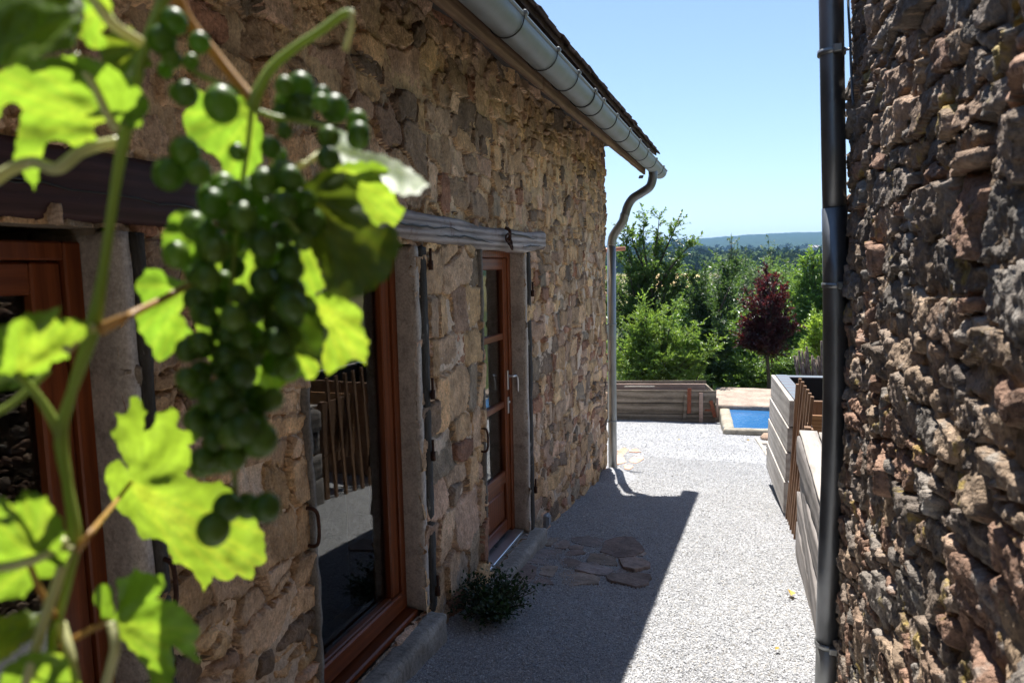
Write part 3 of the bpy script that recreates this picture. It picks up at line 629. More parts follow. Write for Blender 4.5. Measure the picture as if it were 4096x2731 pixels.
# eaves tiles, one by one, two layers
bm = bmesh.new(); add_box(bm, (0, 0, 0), (0.27, 0.166, 0.017), None, 0.006, 2); tme = bpy.data.meshes.new('tile'); 
for vv in bm.verts: 
    if vv.co.x > 0.1: vv.co.x -= 0.35*vv.co.y**2*4; 
    vv.co.z -= 0.6*vv.co.y**2
bm.to_mesh(tme); bm.free(); tme.materials.append(M['tile'])
rt = Matrix.Rotation(R(33), 4, 'Y')
for row, (ox, oz) in enumerate(((0.0, 0.058), (-0.012, 0.083), (-0.125, 0.178), (-0.245, 0.272))):
    y = -0.3+0.083*(row % 2)
    while y < 8.9:
        if y > 2.2 or row < 1:
            t = bpy.data.objects.new('tile', tme); COL.objects.link(t); t.parent = roof; wo = np.array([EX-0.10+ox+random.uniform(-.008, .008), y, roofz(EX-0.10)+oz-0.01+random.uniform(-.004, .004)])
            t.location = wo-WO[roof.name]; t.rotation_euler = (random.uniform(-.03, .03), R(33)-0.03+random.uniform(-.03, .03), random.uniform(-.02, .02))
        y += 0.169
# wall plate and rafters, fascia
rough_box('wall_plate', -1.90, WX+0.075, -0.5, 8.44, 3.09, 3.27, M['darkbeam'], house, 0.06, 0.006, 4, 31, 0.006)
y = 0.4
while y < 8.4:
    bm = bmesh.new(); L = 0.95; cx = -1.62; add_box(bm, (cx, y, roofz(cx)-0.065), (L, 0.075, 0.11), Matrix.Rotation(R(33), 3, 'Y'), 0.004); bm_obj('rafter', bm, M['darkbeam'], house); y += 0.55
for a, c in ((-0.5, 4.183), (4.187, 8.52)): tag(rough_box('fascia_board', -1.226, -1.198, a, c, 2.752, 2.985, M['fascia'], house, 0.05, 0.002, 3, 41, 0.003))
bar('soffit_clip', (-1.235, 8.44, 2.735), (-1.26, 8.53, 2.72), 0.05, 0.012, M['darkbeam'], house)
bar('soffit_board', (-1.362, -3.4, 2.99), (-1.362, 8.50, 2.99), 0.255, 0.018, M['fascia'], house)
# gutter: half round zinc with a rolled front bead, brackets and one lapped joint
GXc, GZc, GR = -1.098, 2.845, 0.083
def gutter_piece(name, y0, y1, r, parent, tilt=0.0, th=0.0022, mat='zinc'):
    a = np.linspace(R(4), -R(184), 26); prof = [(GXc+r*math.cos(t), GZc+r*math.sin(t)) for t in a]; prof.append((prof[-1][0], GZc+0.03))
    inner = [(x-(x-GXc)/r*th, z-(z-GZc)/r*th) for x, z in prof[:-1]]+[(prof[-1][0]+th, prof[-1][1])]
    P = prof+inner[::-1]; ny_ = max(2, int((y1-y0)/0.3)); Y = np.linspace(y0, y1, ny_); n = len(P)
    co = np.array([(x, y, z) for y in Y for (x, z) in P]); i = np.arange(ny_-1)[:, None]*n; j = np.arange(n)[None, :]; j2 = (j+1) % n
    f = np.stack([i+j, i+n+j, i+n+j2, i+j2], -1).reshape(-1, 4); parts = [(co, f)]
    parts.append(tube_arrays([(GXc+r+0.001, y, GZc+0.008) for y in Y], 0.0095, 10))
    return quads_to_mesh(name, parts, M[mat], parent)
gut = gutter_piece('gutter', -6.0, 4.86, GR, house); gutter_piece('gutter', 4.84, YE, GR+0.003, house)
gutter_piece('joint_band', 4.78, 4.92, GR+0.0055, gut)
# end cap
a = np.linspace(R(4), -R(184), 26); ring = [(GXc+GR*math.cos(t), YE-0.004, GZc+GR*math.sin(t)) for t in a]; bm = bmesh.new(); vs1 = [bm.verts.new(c) for c in ring]; vs2 = [bm.verts.new((c[0], c[1]+0.004, c[2])) for c in ring]
bm.faces.new(vs1); bm.faces.new(vs2[::-1]); [bm.faces.new([vs1[i], vs1[i+1], vs2[i+1], vs2[i]]) for i in range(len(ring)-1)]; bm_obj('end_cap', bm, M['zinc'], gut)
for y in (0.9, 1.5, 2.08, 2.65, 3.21, 3.80, 4.28, 4.753, 5.044, 5.58, 6.20, 6.775, 7.36, 7.99, 8.66):
    r = GR+0.006; a = np.linspace(R(12), -R(180), 22); tube('bracket', [(GXc+r*math.cos(t), y, GZc+r*math.sin(t)) for t in a]+[(GXc-r, y, GZc+0.05)], 0.0035, M['blackmetal'], gut, 6)
    tube('bracket_clip', [(GXc+GR+0.012, y-0.012, GZc+0.012), (GXc+GR+0.012, y+0.012, GZc+0.012)], 0.013, M['zinc'], gut, 8)
# downpipe with swan neck
Yp = 8.42; pb = at_y(1407, 1083, Yp)
neck = [(-1.098, Yp-0.02, 2.80), (-1.10, Yp-0.02, 2.70), (-1.135, Yp-0.015, 2.60), (-1.235, Yp, 2.535), (-1.335, Yp, 2.475), (-1.395, Yp, 2.39), (-1.43, Yp, 2.28)]
dp = tube('downpipe', neck, 0.052, M['zinc_dark'], house, 18, 8); tag(dp, 'zinc downpipe with swan neck at the far corner')
n2_ = [(-1.43, Yp, 2.30), (-1.455, Yp, 2.21), (-1.52, Yp, 2.12), (-1.575, Yp, 2.03), (-1.592, Yp, 1.93)]
tube('lower_bend', n2_, 0.0545, M['zinc_grey'], dp, 18, 8)
tube('pipe_length', [(-1.592, Yp, 1.96), (-1.592, Yp, 0.7), (-1.59, Yp, -0.3), (-1.585, Yp, -0.93)], 0.053, M['zinc_grey'], dp, 20)
for z in (0.98, -0.22): 
    tube('pipe_collar', [(-1.591, Yp, z-0.012), (-1.591, Yp, z+0.012)], 0.058, M['zinc'], dp, 18); tube('collar_pin', [(-1.591, Yp, z), (-1.66, Yp-0.10, z)], 0.006, M['rust'], dp, 6)
# terracotta coloured pipe end sticking out behind the corner
q0, q1 = at_y(1380, 575, 9.6), at_y(1436, 571, 9.6)
o = tube('copper_pipe', [q0+np.array([-1.0, 0, -0.02]), q0, q1], 0.028, plain('copper_pink', (0.45, 0.20, 0.13), 0.45, 0.3), None, 12); tag(o, 'short pinkish pipe end poking out behind the house corner', 'pipe')

# ================================================================ right house
RX = 0.425; RY = 3.56
rh = thing('stone_house', 'dark weathered rubble stone house close by on the right', 'house', (2.5, 0.5, 0))
def rw(u, v, h):
    e = np.maximum(u-RY, 0); front = u <= RY
    skew = 0.0
    return np.stack([np.where(front, RX-h, RX+e-h*0), np.where(front, u, RY+h*np.clip(e/0.03, 0, 1)), v], 1)
rseeds = courses(0.75, 3.95, -0.75, 3.5, lambda v: 0.088, (0.9, 2.8), 23, 0.012, 0.3)
RP = np.array([(0.25, 0.20, 0.165), (0.31, 0.235, 0.175), (0.20, 0.17, 0.15), (0.34, 0.245, 0.185), (0.28, 0.18, 0.135), (0.24, 0.215, 0.195)])
masonry_wall(rh, M['stone_r'], M['mortar_r'], np.arange(0.85, 3.80, 0.0062), np.arange(-0.62, 3.4, 0.0072), rw, rseeds, 23,
    dict(proud=(0.000, 0.024), tilt=0.12, rough=0.013, ridge=0.006, edge=0.007, mortar=-0.003, mrough=0.015, mfine=0.010, crevice=0.034, warp=(0.036, 0.013), p=4.0, reach=1.25, hf=0.009),
    lambda s, g: RP[g.integers(0, len(RP), len(s[0]))]*g.uniform(0.6, 1.15, (len(s[0]), 1))*np.array([1.04, 1.0, 0.93]), lambda u, v: np.tile((0.30, 0.215, 0.14), (len(u), 1))*(1+0.25*fbm(u*3, v*3, 90, 3))[:, None], nlim=300)
bm = bmesh.new(); blk(RX+0.06, 5.5, -14, RY-0.06, -1.0, 5.6); blk(RX+0.0, RX+0.059, -14, 0.84, -1.0, 5.6); blk(RX+0.0, RX+0.059, 0.841, RY-0.02, 3.39, 5.6); bm_obj('wall_core', bm, M['core'], rh)  # unseen rear length and upper height added to block sky light from the alley
bm = bmesh.new(); blk(RX-0.02, 5.6, -14.1, RY+0.02, 5.61, 5.70); bm_obj('roof', bm, M['tile'], rh)
# zinc downpipe at its corner
Yr = 3.47
def pr_(dx, dy): return at_y(dx, dy, Yr)
top = pr_(1909, 0); top2 = top+np.array([-0.003, 0, 0.9])
rpts = [top2, top, pr_(1914, 330), pr_(1917, 480), pr_(1919, 650), pr_(1920, 800)]
rp = tube('downpipe', rpts[:4], 0.0505, M['zinc_dark'], rh, 24); tag(rp, 'dark zinc downpipe running down the right house corner')
tube('pipe_length', [pr_(1917, 478), pr_(1919, 660), pr_(1919, 900), pr_(1914, 1100), pr_(1906, 1300), pr_(1901, 1475)], 0.0535, M['zinc_dark'], rp, 24)
tube('pipe_length', [pr_(1901, 1470), pr_(1898, 1568), pr_(1896, 1640)], 0.0515, M['zinc_grey'], rp, 24)
for dxy in ((1910, 122), (1919, 655), (1901, 1476)):
    c = pr_(*dxy); tube('pipe_collar', [c+np.array([0, 0, -0.011]), c+np.array([0, 0, 0.011])], 0.0585, M['zinc_grey'], rp, 24)
    box('collar_lug', c[0]+0.0, c[0]+0.035, c[1]-0.085, c[1]-0.05, c[2]-0.016, c[2]+0.016, M['zinc_grey'], rp, 0.004); tube('collar_pin', [c+np.array([0.03, -0.02, 0]), c+np.array([0.13, -0.05, 0])], 0.006, M['aluminium'], rp, 8)
c1 = [at_x(dx, dy, RX-0.045) for dx, dy in ((1946, -120), (1948, 0), (1952, 80), (1955, 160), (1960, 245))]
o = tube('cable', c1, 0.0055, plain('grey_cable', (0.06, 0.065, 0.07), 0.5), None, 8, 6); tag(o, 'thin dark cable hanging down the right stone wall beside the downpipe', 'cable')

# ================================================================ things in the yard
# --- flagstones before the paned door
def flag_outline(c, rx, ry, rot, n, g):
    a = np.sort(g.uniform(0, 6.283, n)*0.35+np.linspace(0, 6.283, n, endpoint=False)*0.98)
    r = g.uniform(0.82, 1.1, n); x, y = rx*np.sign(np.cos(a))*np.abs(np.cos(a))**0.75*r, ry*np.sign(np.sin(a))*np.abs(np.sin(a))**0.75*r
    return np.stack([c[0]+x*math.cos(rot)-y*math.sin(rot), c[1]+x*math.sin(rot)+y*math.cos(rot)], 1)
def flagstone(dpoly, z_off, g, label, group, cat='flagstone', tone=(0.2, 0.16, 0.13), thick=0.035):
    """slab whose outline is measured on the ground, given real thickness and an uneven top"""
    zc = -0.1017*4.6; P = []
    for (dx, dy) in dpoly:
        d = ray(dx, dy); t = (0-CZ+z_off)/(d[2]+0.1017*d[1]); P.append((O+d*t)[:2])
    P = np.array(P); den = []
    for i in range(len(P)):
        a, b_ = P[i], P[(i+1) % len(P)]; L = np.linalg.norm(b_-a); k = max(1, int(L/0.05))
        for t in range(k): den.append(a+(b_-a)*t/k+g.normal(0, 0.005, 2))
    den = np.array(den); c = den.mean(0); n = len(den); sl = g.normal(0, 0.03, 2); co, fs = [], []
    for s, dz in ((1.04, -thick*1.5), (1.06, -0.005), (1.035, 0.003), (0.72, 0.004), (0.35, 0.005)):
        q = c+(den-c)*s; z = gz(q[:, 0], q[:, 1])+z_off+dz+(q-c)@sl*(1 if s < 1.01 else 1)+(0.006*fbm(q[:, 0]*9, q[:, 1]*9, 3, 3) if dz > -0.01 else 0); co.append(np.column_stack([q, z]))
    co = np.vstack(co+[np.array([[c[0], c[1], float(gz(*c))+z_off+0.008]])])
    for r in range(4):
        for i in range(n): j = (i+1) % n; fs.append((r*n+i, r*n+j, (r+1)*n+j, (r+1)*n+i))
    for i in range(n): fs.append((4*n+i, 4*n+(i+1) % n, 5*n, 5*n))
    o = quads_to_mesh('flagstone', [(co, np.array(fs))], M['paving'], None, False, np.tile(1.7*np.array(tone)*g.uniform(0.75, 1.25), (len(co), 1)))
    return tag(o, label, cat, group)
g = np.random.default_rng(5); S2 = 1000/2352/SC        # crop (1700..2700) to view units
def cv(pts): return [((1700+x*1000/2352)/SC, (2000+y*1000/2352)/SC) for x, y in pts]
flags = [
 ([(940, 425), (985, 378), (1095, 380), (1120, 430), (1100, 455), (960, 455)], 'small dark flagstone by the doorstep, farthest of the paving'),
 ([(1110, 375), (1165, 340), (1275, 345), (1280, 360), (1210, 395), (1190, 425), (1120, 425)], 'pale flat flagstone at the far left edge of the paving'),
 ([(1210, 400), (1265, 362), (1355, 380), (1360, 430), (1310, 465), (1220, 450)], 'brown flagstone behind the paving middle, left of the long far slab'),
 ([(1385, 360), (1540, 335), (1690, 360), (1680, 420), (1590, 440), (1480, 425), (1400, 400)], 'long flagstone along the far edge of the paving'),
 ([(1700, 380), (1800, 355), (1940, 352), (2030, 420), (2055, 470), (1965, 515), (1800, 520), (1720, 490), (1650, 470)], 'large grey flagstone at the far right of the paving'),
 ([(1970, 480), (2050, 475), (2075, 500), (2060, 530), (1960, 520)], 'small ochre stone tucked against the large grey flagstone'),
 ([(1340, 440), (1420, 420), (1500, 440), (1480, 475), (1370, 470)], 'small reddish flagstone in the middle of the paving'),
 ([(880, 510), (990, 480), (1250, 460), (1290, 480), (1260, 545), (1130, 545), (980, 535), (890, 535)], 'long narrow flagstone parallel to the doorstep'),
 ([(1310, 490), (1380, 465), (1470, 480), (1500, 505), (1420, 520), (1320, 515)], 'thin pale flagstone with raised edge in the middle'),
 ([(1520, 560), (1570, 505), (1720, 500), (1785, 540), (1800, 610), (1650, 600), (1540, 585)], 'smooth tan flagstone right of the paving middle'),
 ([(1830, 540), (1900, 525), (2030, 535), (2110, 580), (2105, 620), (1980, 665), (1870, 630)], 'tan flagstone with a broken red edge at the right side'),
 ([(860, 545), (1130, 555), (1250, 600), (1200, 610), (1030, 595), (880, 590)], 'brown sloping flagstone beside the doorstep'),
 ([(660, 740), (800, 610), (980, 600), (1045, 640), (1020, 720), (940, 830), (780, 815)], 'big dark square flagstone nearest the leafy shrub'),
 ([(1080, 690), (1120, 612), (1245, 615), (1250, 660), (1190, 720)], 'square brown flagstone between two big near slabs'),
 ([(1260, 560), (1330, 545), (1480, 590), (1420, 640), (1290, 620)], 'dark layered flagstone in the paving middle'),
 ([(1420, 650), (1470, 595), (1600, 590), (1765, 640), (1720, 690), (1560, 680)], 'bluish grey flagstone with a chipped front edge'),
 ([(1020, 770), (1050, 705), (1190, 730), (1200, 790), (1060, 785)], 'small flagstone at the near edge of the paving'),
 ([(1200, 780), (1250, 680), (1340, 640), (1500, 670), (1640, 740), (1620, 790), (1400, 800)], 'broad tan flagstone at the near edge of the paving'),
 ([(1720, 710), (1760, 685), (1900, 680), (2110, 690), (2120, 720), (2070, 790), (1970, 800), (1850, 765), (1760, 760)], 'pinkish thick flagstone at the near right corner of the paving'),
 ([(1780, 660), (1850, 635), (1920, 655), (1880, 680), (1800, 680)], 'little flat stone between the two right hand slabs'),
]
ftones = [(0.14, 0.105, 0.09), (0.19, 0.15, 0.12), (0.17, 0.13, 0.11), (0.15, 0.125, 0.115)]
for i, (pl, lb) in enumerate(flags):
    flagstone(cv(pl), 0.004 if i not in (4, 10, 15, 18) else 0.018, g, lb, 'flagstones before the paned door', tone=ftones[i % 4], thick=0.05 if i in (4, 10, 15, 18) else 0.03)
def cv2(pts): return [((2400+x*800/2352)/SC, (1500+y*800/2352)/SC) for x, y in pts]
sunflags = [([(345, 905), (390, 868), (440, 870), (480, 900), (420, 905)], 'small pink flagstone in the sunlit gravel, farthest from the downpipe'),
 ([(205, 890), (290, 860), (330, 880), (290, 930), (210, 935)], 'pale flagstone in the sunlit gravel beside the downpipe'),
 ([(200, 940), (250, 925), (285, 975), (300, 1010), (250, 1030), (200, 1040)], 'reddish flagstone with a broken edge right against the downpipe'),
 ([(350, 990), (400, 962), (500, 970), (515, 990), (430, 1020), (370, 1015)], 'pink rounded flagstone in the sun, right of the downpipe'),
 ([(285, 1060), (340, 1045), (385, 1070), (350, 1105), (290, 1100)], 'gravel-covered flagstone near the downpipe foot')]
for pl, lb in sunflags: flagstone(cv2(pl), 0.01, g, lb, 'flagstones in the sun by the downpipe', tone=(0.40, 0.24, 0.17), thick=0.02)
# mound of gravel at the foot of the downpipe
c = np.array([-1.50, 8.05]); n = 40; rr = np.linspace(0, 1, 10); co = [[c[0], c[1], float(gz(*c))+0.10]]; fs = []
for r in rr[1:]:
    for k in range(n):
        a = 6.283*k/n; x, y = c[0]+0.27*r*math.cos(a), c[1]+0.42*r*math.sin(a); co.append([x, y, float(gz(x, y))-0.006+0.10*(1-r*r)**1.2*(1+0.35*float(fbm(np.array(x*7), np.array(y*7), 4, 3)))])
for k in range(n): fs.append((1+k, 1+(k+1) % n, 0, 0))
for r in range(len(rr)-2):
    for k in range(n): j = (k+1) % n; fs.append((1+r*n+k, 1+(r+1)*n+k, 1+(r+1)*n+j, 1+r*n+j))
o = quads_to_mesh('gravel_mound', [(np.array(co), np.array(fs))], M['gravel_bed']); tag(o, 'low mound of gravel heaped at the foot of the far downpipe', 'gravel mound')

# --- leafy shrub at the wall foot
def leaves_mesh(P, D, size, g, wid=0.5, fold=0.25, up=0.35):
    """a leaf (two folded halves) at each point P, pointing along D"""
    n = len(P); s = size*np.exp(g.normal(0, 0.22, n)); D = D/(np.linalg.norm(D, axis=1)[:, None]+1e-9)
    N = g.normal(0, 1, (n, 3)); N[:, 2] = np.abs(N[:, 2])+up; N -= (N*D).sum(1)[:, None]*D; N /= np.linalg.norm(N, axis=1)[:, None]+1e-9; W = np.cross(D, N)
    mid = P+D*(s*0.48)[:, None]; ww = (s*wid*0.5)[:, None]; lift = N*(s*fold*0.3)[:, None]
    co = np.stack([P, mid-W*ww+lift, P+D*s[:, None]-lift*0.5, mid+W*ww+lift], 1).reshape(-1, 3)
    k = np.arange(n)*4; f = np.concatenate([np.stack([k, k+1, k+2], 1), np.stack([k, k+2, k+3], 1)]); return co, f
M['lf_shrub'] = leaf_mat('shrub_leaf', (0.022, 0.048, 0.014), (0.04, 0.09, 0.015), 0.5, tfac=0.25)
def shrub(name, label, cat, base, rad, height, nst, nl, size, mat, seed, group=None):
    g = np.random.default_rng(seed); t = thing(name, label, cat, base, group); st, P, D = [], [], []
    for i in range(nst):
        a = g.uniform(0, 6.283); e = np.array([math.cos(a)*rad[0], math.sin(a)*rad[1], 0])*math.sqrt(g.uniform(0.02, 1)); h = height*g.uniform(0.55, 1.0)*(1-0.35*np.linalg.norm(e)/max(rad))
        pts = spline([base, base+e*0.35+[0, 0, h*0.5], base+e+[0, 0, h]], 5); st.append(tube_arrays(pts, np.linspace(0.006, 0.002, len(pts)), 5, False))
        for k in range(nl):
            q = pts[g.integers(2, len(pts))]+g.normal(0, 0.035*height/0.4, 3); q[2] = max(q[2], base[2]+0.01); P.append(q); D.append(g.normal(0, 1, 3)+np.array([0, 0, 0.4])+e*1.5)
    quads_to_mesh('stem', st, M['bark'], t); P, D = np.array(P), np.array(D); co, f = leaves_mesh(P, D, size, g, 0.6)
    fast_mesh('foliage', co, f, mat, t, np.repeat(g.uniform(0.6, 1.3, (len(P), 1))*np.ones(3), 4, 0), False); return t
bb = np.array([-1.42, 3.72, float(gz(-1.42, 3.72))])
shrub('leafy_shrub', 'low dark green leafy shrub at the wall foot between the two doors', 'shrub', bb, (0.27, 0.30), 0.24, 80, 44, 0.026, M['lf_shrub'], 2)

# --- planter boxes, battens and boards on the right
PN, PF = np.array([0.385, 6.89]), np.array([0.262, 8.42]); dirp = (PF-PN)/np.linalg.norm(PF-PN); nrm = np.array([dirp[1], -dirp[0]])    # nrm points right, into the box
zt = CZ-1.272; p1 = thing('planter_box', 'tall planter box of silvery planks lined with black fabric', 'planter', (0.9, 7.6, -0.75), 'planter boxes along the right side')
def P3(s, w, z): q = PN+dirp*s+nrm*w; return np.array([q[0], q[1], z])
Lp, Wp, hz2 = 1.53, 1.35, [zt, zt-0.262, zt-0.505, zt-0.785, zt-1.10]
for i in range(4):
    off = -0.011*i
    bar('plank', P3(0.0+0.006*(i % 2), off, (hz2[i]+hz2[i+1])/2), P3(Lp, off, (hz2[i]+hz2[i+1])/2+0.004), 0.042, hz2[i]-hz2[i+1]-0.014, M['plank'], p1, bevel=0.004)
    bar('plank', P3(Lp-0.022, 0.03, (hz2[i]+hz2[i+1])/2), P3(Lp-0.022, Wp, (hz2[i]+hz2[i+1])/2), 0.042, hz2[i]-hz2[i+1]-0.008, M['plank'], p1, bevel=0.004)
    bar('plank', P3(0.022, 0.03, (hz2[i]+hz2[i+1])/2-0.004), P3(0.022, Wp, (hz2[i]+hz2[i+1])/2-0.004), 0.042, hz2[i]-hz2[i+1]-0.008, M['slat'], p1, bevel=0.004)
    bar('plank', P3(0, Wp, (hz2[i]+hz2[i+1])/2), P3(Lp, Wp, (hz2[i]+hz2[i+1])/2), 0.042, hz2[i]-hz2[i+1]-0.008, M['plank'], p1, bevel=0.004)
m, nt, b = new_mat('woven_liner'); M['woven'] = m; sx = node(nt, 'ShaderNodeSeparateXYZ'); nt.links.new(pos(nt), sx.inputs[0])
st_ = math_n(nt, 'GREATER_THAN', math_n(nt, 'FRACT', math_n(nt, 'MULTIPLY', sx.outputs[1], 5.5)), 0.93); nw = noise(nt, pos(nt), 260, 2)
nt.links.new(mix(nt, st_, mix(nt, 1.0, (0.10, 0.105, 0.125), ramp(nt, nw, [(0.3, 0.6), (0.7, 1.4)]), 'MULTIPLY'), (0.10, 0.24, 0.28)), b.inputs['Base Color']); b.inputs['Roughness'].default_value = 0.6
bar('liner_edge', P3(0.03, 0.085, zt-0.006), P3(Lp-0.03, 0.085, zt-0.002), 0.125, 0.016, M['woven'], p1); bar('liner_edge', P3(Lp-0.10, 0.10, zt-0.006), P3(Lp-0.10, Wp-0.03, zt-0.004), 0.13, 0.016, M['woven'], p1)
for (s0, w0, s1, w1) in ((0.05, 0.15, Lp-0.05, 0.15), (Lp-0.16, 0.15, Lp-0.16, Wp-0.05), (0.05, Wp-0.06, Lp-0.05, Wp-0.06)):
    bar('liner', P3(s0, w0, zt-0.28), P3(s1, w1, zt-0.28), 0.012, 0.53, M['liner'], p1)
bar('soil', P3(0.05, Wp/2, zt-0.5), P3(Lp-0.05, Wp/2, zt-0.5), Wp-0.1, 0.06, M['liner'], p1)
# battens standing on end between the two planters
bt = [(550, 178, 466, 1032), (532, 212, 478, 1048), (566, 197, 484, 1062), (580, 222, 492, 1095), (597, 245, 504, 1130), (611, 268, 516, 1190), (626, 290, 532, 1240)]
for i, (ax, ay, bx, by) in enumerate(bt):
    A = ((2850+ax*0.638)/SC, (1400+ay*0.638)/SC); B = ((2850+bx*0.638)/SC, (1400+by*0.638)/SC); yb = [6.80, 6.70, 6.58, 6.42, 6.28, 6.12, 5.96][i]
    lo = at_y(B[0], B[1], yb); lo[2] = float(gz(lo[0], lo[1]))-0.02; hi = at_y(A[0], A[1], yb+0.04)
    o = bar('wooden_batten', lo, hi, 0.026, 0.045, M['slat'], None, (0, 1, 0), 0.003)
    tag(o, ['thin brown batten standing farthest back against the silvery planter', 'second brown batten from the silvery planter, shorter than its neighbours', 'third brown batten from the silvery planter', 'middle batten of the row of seven brown battens', 'fifth brown batten from the silvery planter', 'sixth brown batten, next to the last one before the dark planter', 'brown batten standing nearest the dark grey planter'][i], 'batten', 'brown battens between the planters')
# newer orange planks behind the battens
nb = thing('plank_box', 'box of newer orange brown planks behind the row of battens', 'box', (0.9, 6.2, -0.3))
for k in range(4): bar('plank', (0.46, 6.42, 0.30-0.165*k), (1.5, 6.46, 0.30-0.165*k), 0.03, 0.155, M['newwood'], nb)
for k in range(4): bar('plank', (0.475, 5.85, 0.30-0.165*k), (0.475, 6.39, 0.30-0.165*k), 0.03, 0.155, M['slat'], nb)
bar('post', (0.445, 5.84, -0.60), (0.445, 5.84, 0.40), 0.05, 0.07, M['slat'], nb, (0, 1, 0))
# dark grey planter nearest the downpipe
p2 = thing('planter_box', 'dark grey planter box of thick weathered planks behind the right downpipe', 'planter', (0.9, 4.7, -0.5), 'planter boxes along the right side')
zt2 = CZ-1.305; z2 = [zt2, zt2-0.235, zt2-0.46, zt2-0.70, zt2-0.99]
for i in range(4):
    zz = (z2[i]+z2[i+1])/2; hh = z2[i]-z2[i+1]-0.008
    def chip(p, i=i):
        if i == 0 and p[1] > 5.6: p[2] -= 0.05*((p[1]-5.6)/0.1)**2*(1 if p[2] > zt2-0.1 else 0)
        p[0] += 0.01*math.sin(p[1]*2+i*2); return p
    rough_box('plank', 0.365+0.012*(i % 2), 0.425, 3.75, 5.70+0.015*math.sin(i*3), zz-hh/2, zz+hh/2, M['plank_old'], p2, 0.04, 0.004, 6, i*5, 0.005, chip)
    rough_box('plank', 0.426, 1.6, 5.64, 5.69, zz-hh/2, zz+hh/2, M['plank_old'], p2, 0.06, 0.003, 6, i*5+2, 0.004)
    rough_box('plank', 0.426, 1.6, 3.76, 3.82, zz-hh/2, zz+hh/2, M['plank_old'], p2, 0.06, 0.003, 6, i*5+2, 0.004)
rough_box('cap_board', 0.372, 0.50, 3.75, 5.66, zt2+0.002, zt2+0.03, M['plank'], p2, 0.04, 0.003, 6, 4, 0.004); rough_box('cap_board', 0.506, 0.62, 3.75, 5.64, zt2+0.002, zt2+0.028, M['plank'], p2, 0.05, 0.003, 6, 5, 0.004)
box('soil', 0.43, 1.6, 3.83, 5.63, zt2-0.25, zt2-0.10, plain('soil', (0.05, 0.035, 0.025), 0.95), p2, 0)
# edging board and pebbles by the silvery planter
e0, e1 = at_z(1737, 1008, CZ-2.90), at_z(1778, 1068, CZ-2.69)
bp = [e0, e0*0.5+e1*0.5+np.array([-0.01, 0, 0]), e1+np.array([0.02, -0.3, 0.02])]
o = bar('edging_board', bp[0]+[0, 0, -0.03], bp[2]+[0, 0, -0.03], 0.05, 0.13, M['border'], None, bevel=0.008); tag(o, 'bleached edging board along the gravel beside the silvery planter', 'board')
pebs = [(-0.0, 0), ]
gp = np.random.default_rng(8)
def pebble(c, s, label, tone):
    bm = bmesh.new(); bmesh.ops.create_icosphere(bm, subdivisions=2, radius=1.0)
    ph = gp.uniform(0, 6, 3)
    for v in bm.verts: k = 1+0.16*math.sin(3*v.co.x+ph[0])+0.14*math.sin(4*v.co.y+ph[1])+0.1*math.sin(5*v.co.z+ph[2]); v.co = Vector((v.co.x*s[0]*k, v.co.y*s[1]*k, v.co.z*s[2]*k))+Vector(c)
    o = bm_obj('pebble', bm, tone, None, True); return tag(o, label, 'stone', 'pale stones beside the silvery planter')
M['pale_stone'] = masonry('pale_stone', (0.48, 0.43, 0.37), 8, (0.75, 1.2), 0.004); M['tan_stone'] = masonry('tan_stone', (0.36, 0.25, 0.18), 8, (0.75, 1.2), 0.004)
for (x, y, s, lb, mt) in ((1970, 765, .12, 'largest tan rock against the trough kerb behind the silvery planter', 'tan_stone'), (1955, 820, .07, 'pale rounded stone next to the edging board end', 'pale_stone'), (1990, 810, .06, 'pale stone between the tan rock and the planter', 'pale_stone'), (2010, 830, .055, 'pale stone touching the silvery planter, upper', 'pale_stone'), (1985, 850, .05, 'flat white stone in the middle of the pebble strip', 'pale_stone'), (2015, 880, .05, 'pale stone touching the silvery planter, lower', 'pale_stone'), (1960, 880, .04, 'small white stone along the edging board', 'pale_stone'), (2000, 915, .05, 'pinkish stone low in the pebble strip', 'tan_stone'), (2022, 950, .045, 'last pale stone at the narrow end of the pebble strip', 'pale_stone')):
    dx, dy = (2400+x*0.34)/SC, (1500+y*0.34)/SC; d = ray(dx, dy); t = (-CZ)/(d[2]+0.1017*d[1]); q = O+d*t; pebble((q[0], q[1], q[2]+s*0.3), (s, s*0.8, s*0.6), lb, M[mt])

# --- water trough
tr = thing('water_trough', 'concrete water trough full of blue water at the end of the yard', 'trough', (0.6, 13.5, -1.35))
WZ = CZ-2.885
rough_box('rim', -0.41, 1.9, 12.42, 12.60, -1.62, -1.165, M['curb'], tr, 0.04, 0.010, 4, 51, 0.014, lambda p: np.array([p[0]+0.02*(p[1]-12.4), p[1]+0.10*(p[0]+0.4), p[2]]))
rough_box('rim', -0.415, -0.215, 12.61, 14.30, -1.7, -1.168, M['curb'], tr, 0.05, 0.010, 4, 52, 0.014, lambda p: np.array([p[0]-0.075*(p[1]-12.6), p[1], p[2]]))
rough_box('rim', 1.9, 2.1, 12.5, 14.3, -1.7, -1.168, M['curb'], tr, 0.06, 0.010, 4, 53, 0.014)
rough_box('back_slab', -0.70, 2.2, 14.31, 16.3, -1.75, -1.105, M['slab'], tr, 0.06, 0.012, 2, 54, 0.015, lambda p: np.array([p[0], p[1]+0.04*p[0], p[2]+0.02*(p[1]-14.3)/2]))
m, nt, b = new_mat('pool_water'); M['water'] = m; b.inputs['Base Color'].default_value = (0.03, 0.12, 0.28, 1); b.inputs['Roughness'].default_value = 0.03; b.inputs['IOR'].default_value = 1.33; b.inputs['Specular IOR Level'].default_value = 0.6
nz = noise(nt, pos(nt, (1, 0.5, 1)), 14.0, 4, 0.6); bump(nt, b, nz, 0.010, 0.6)
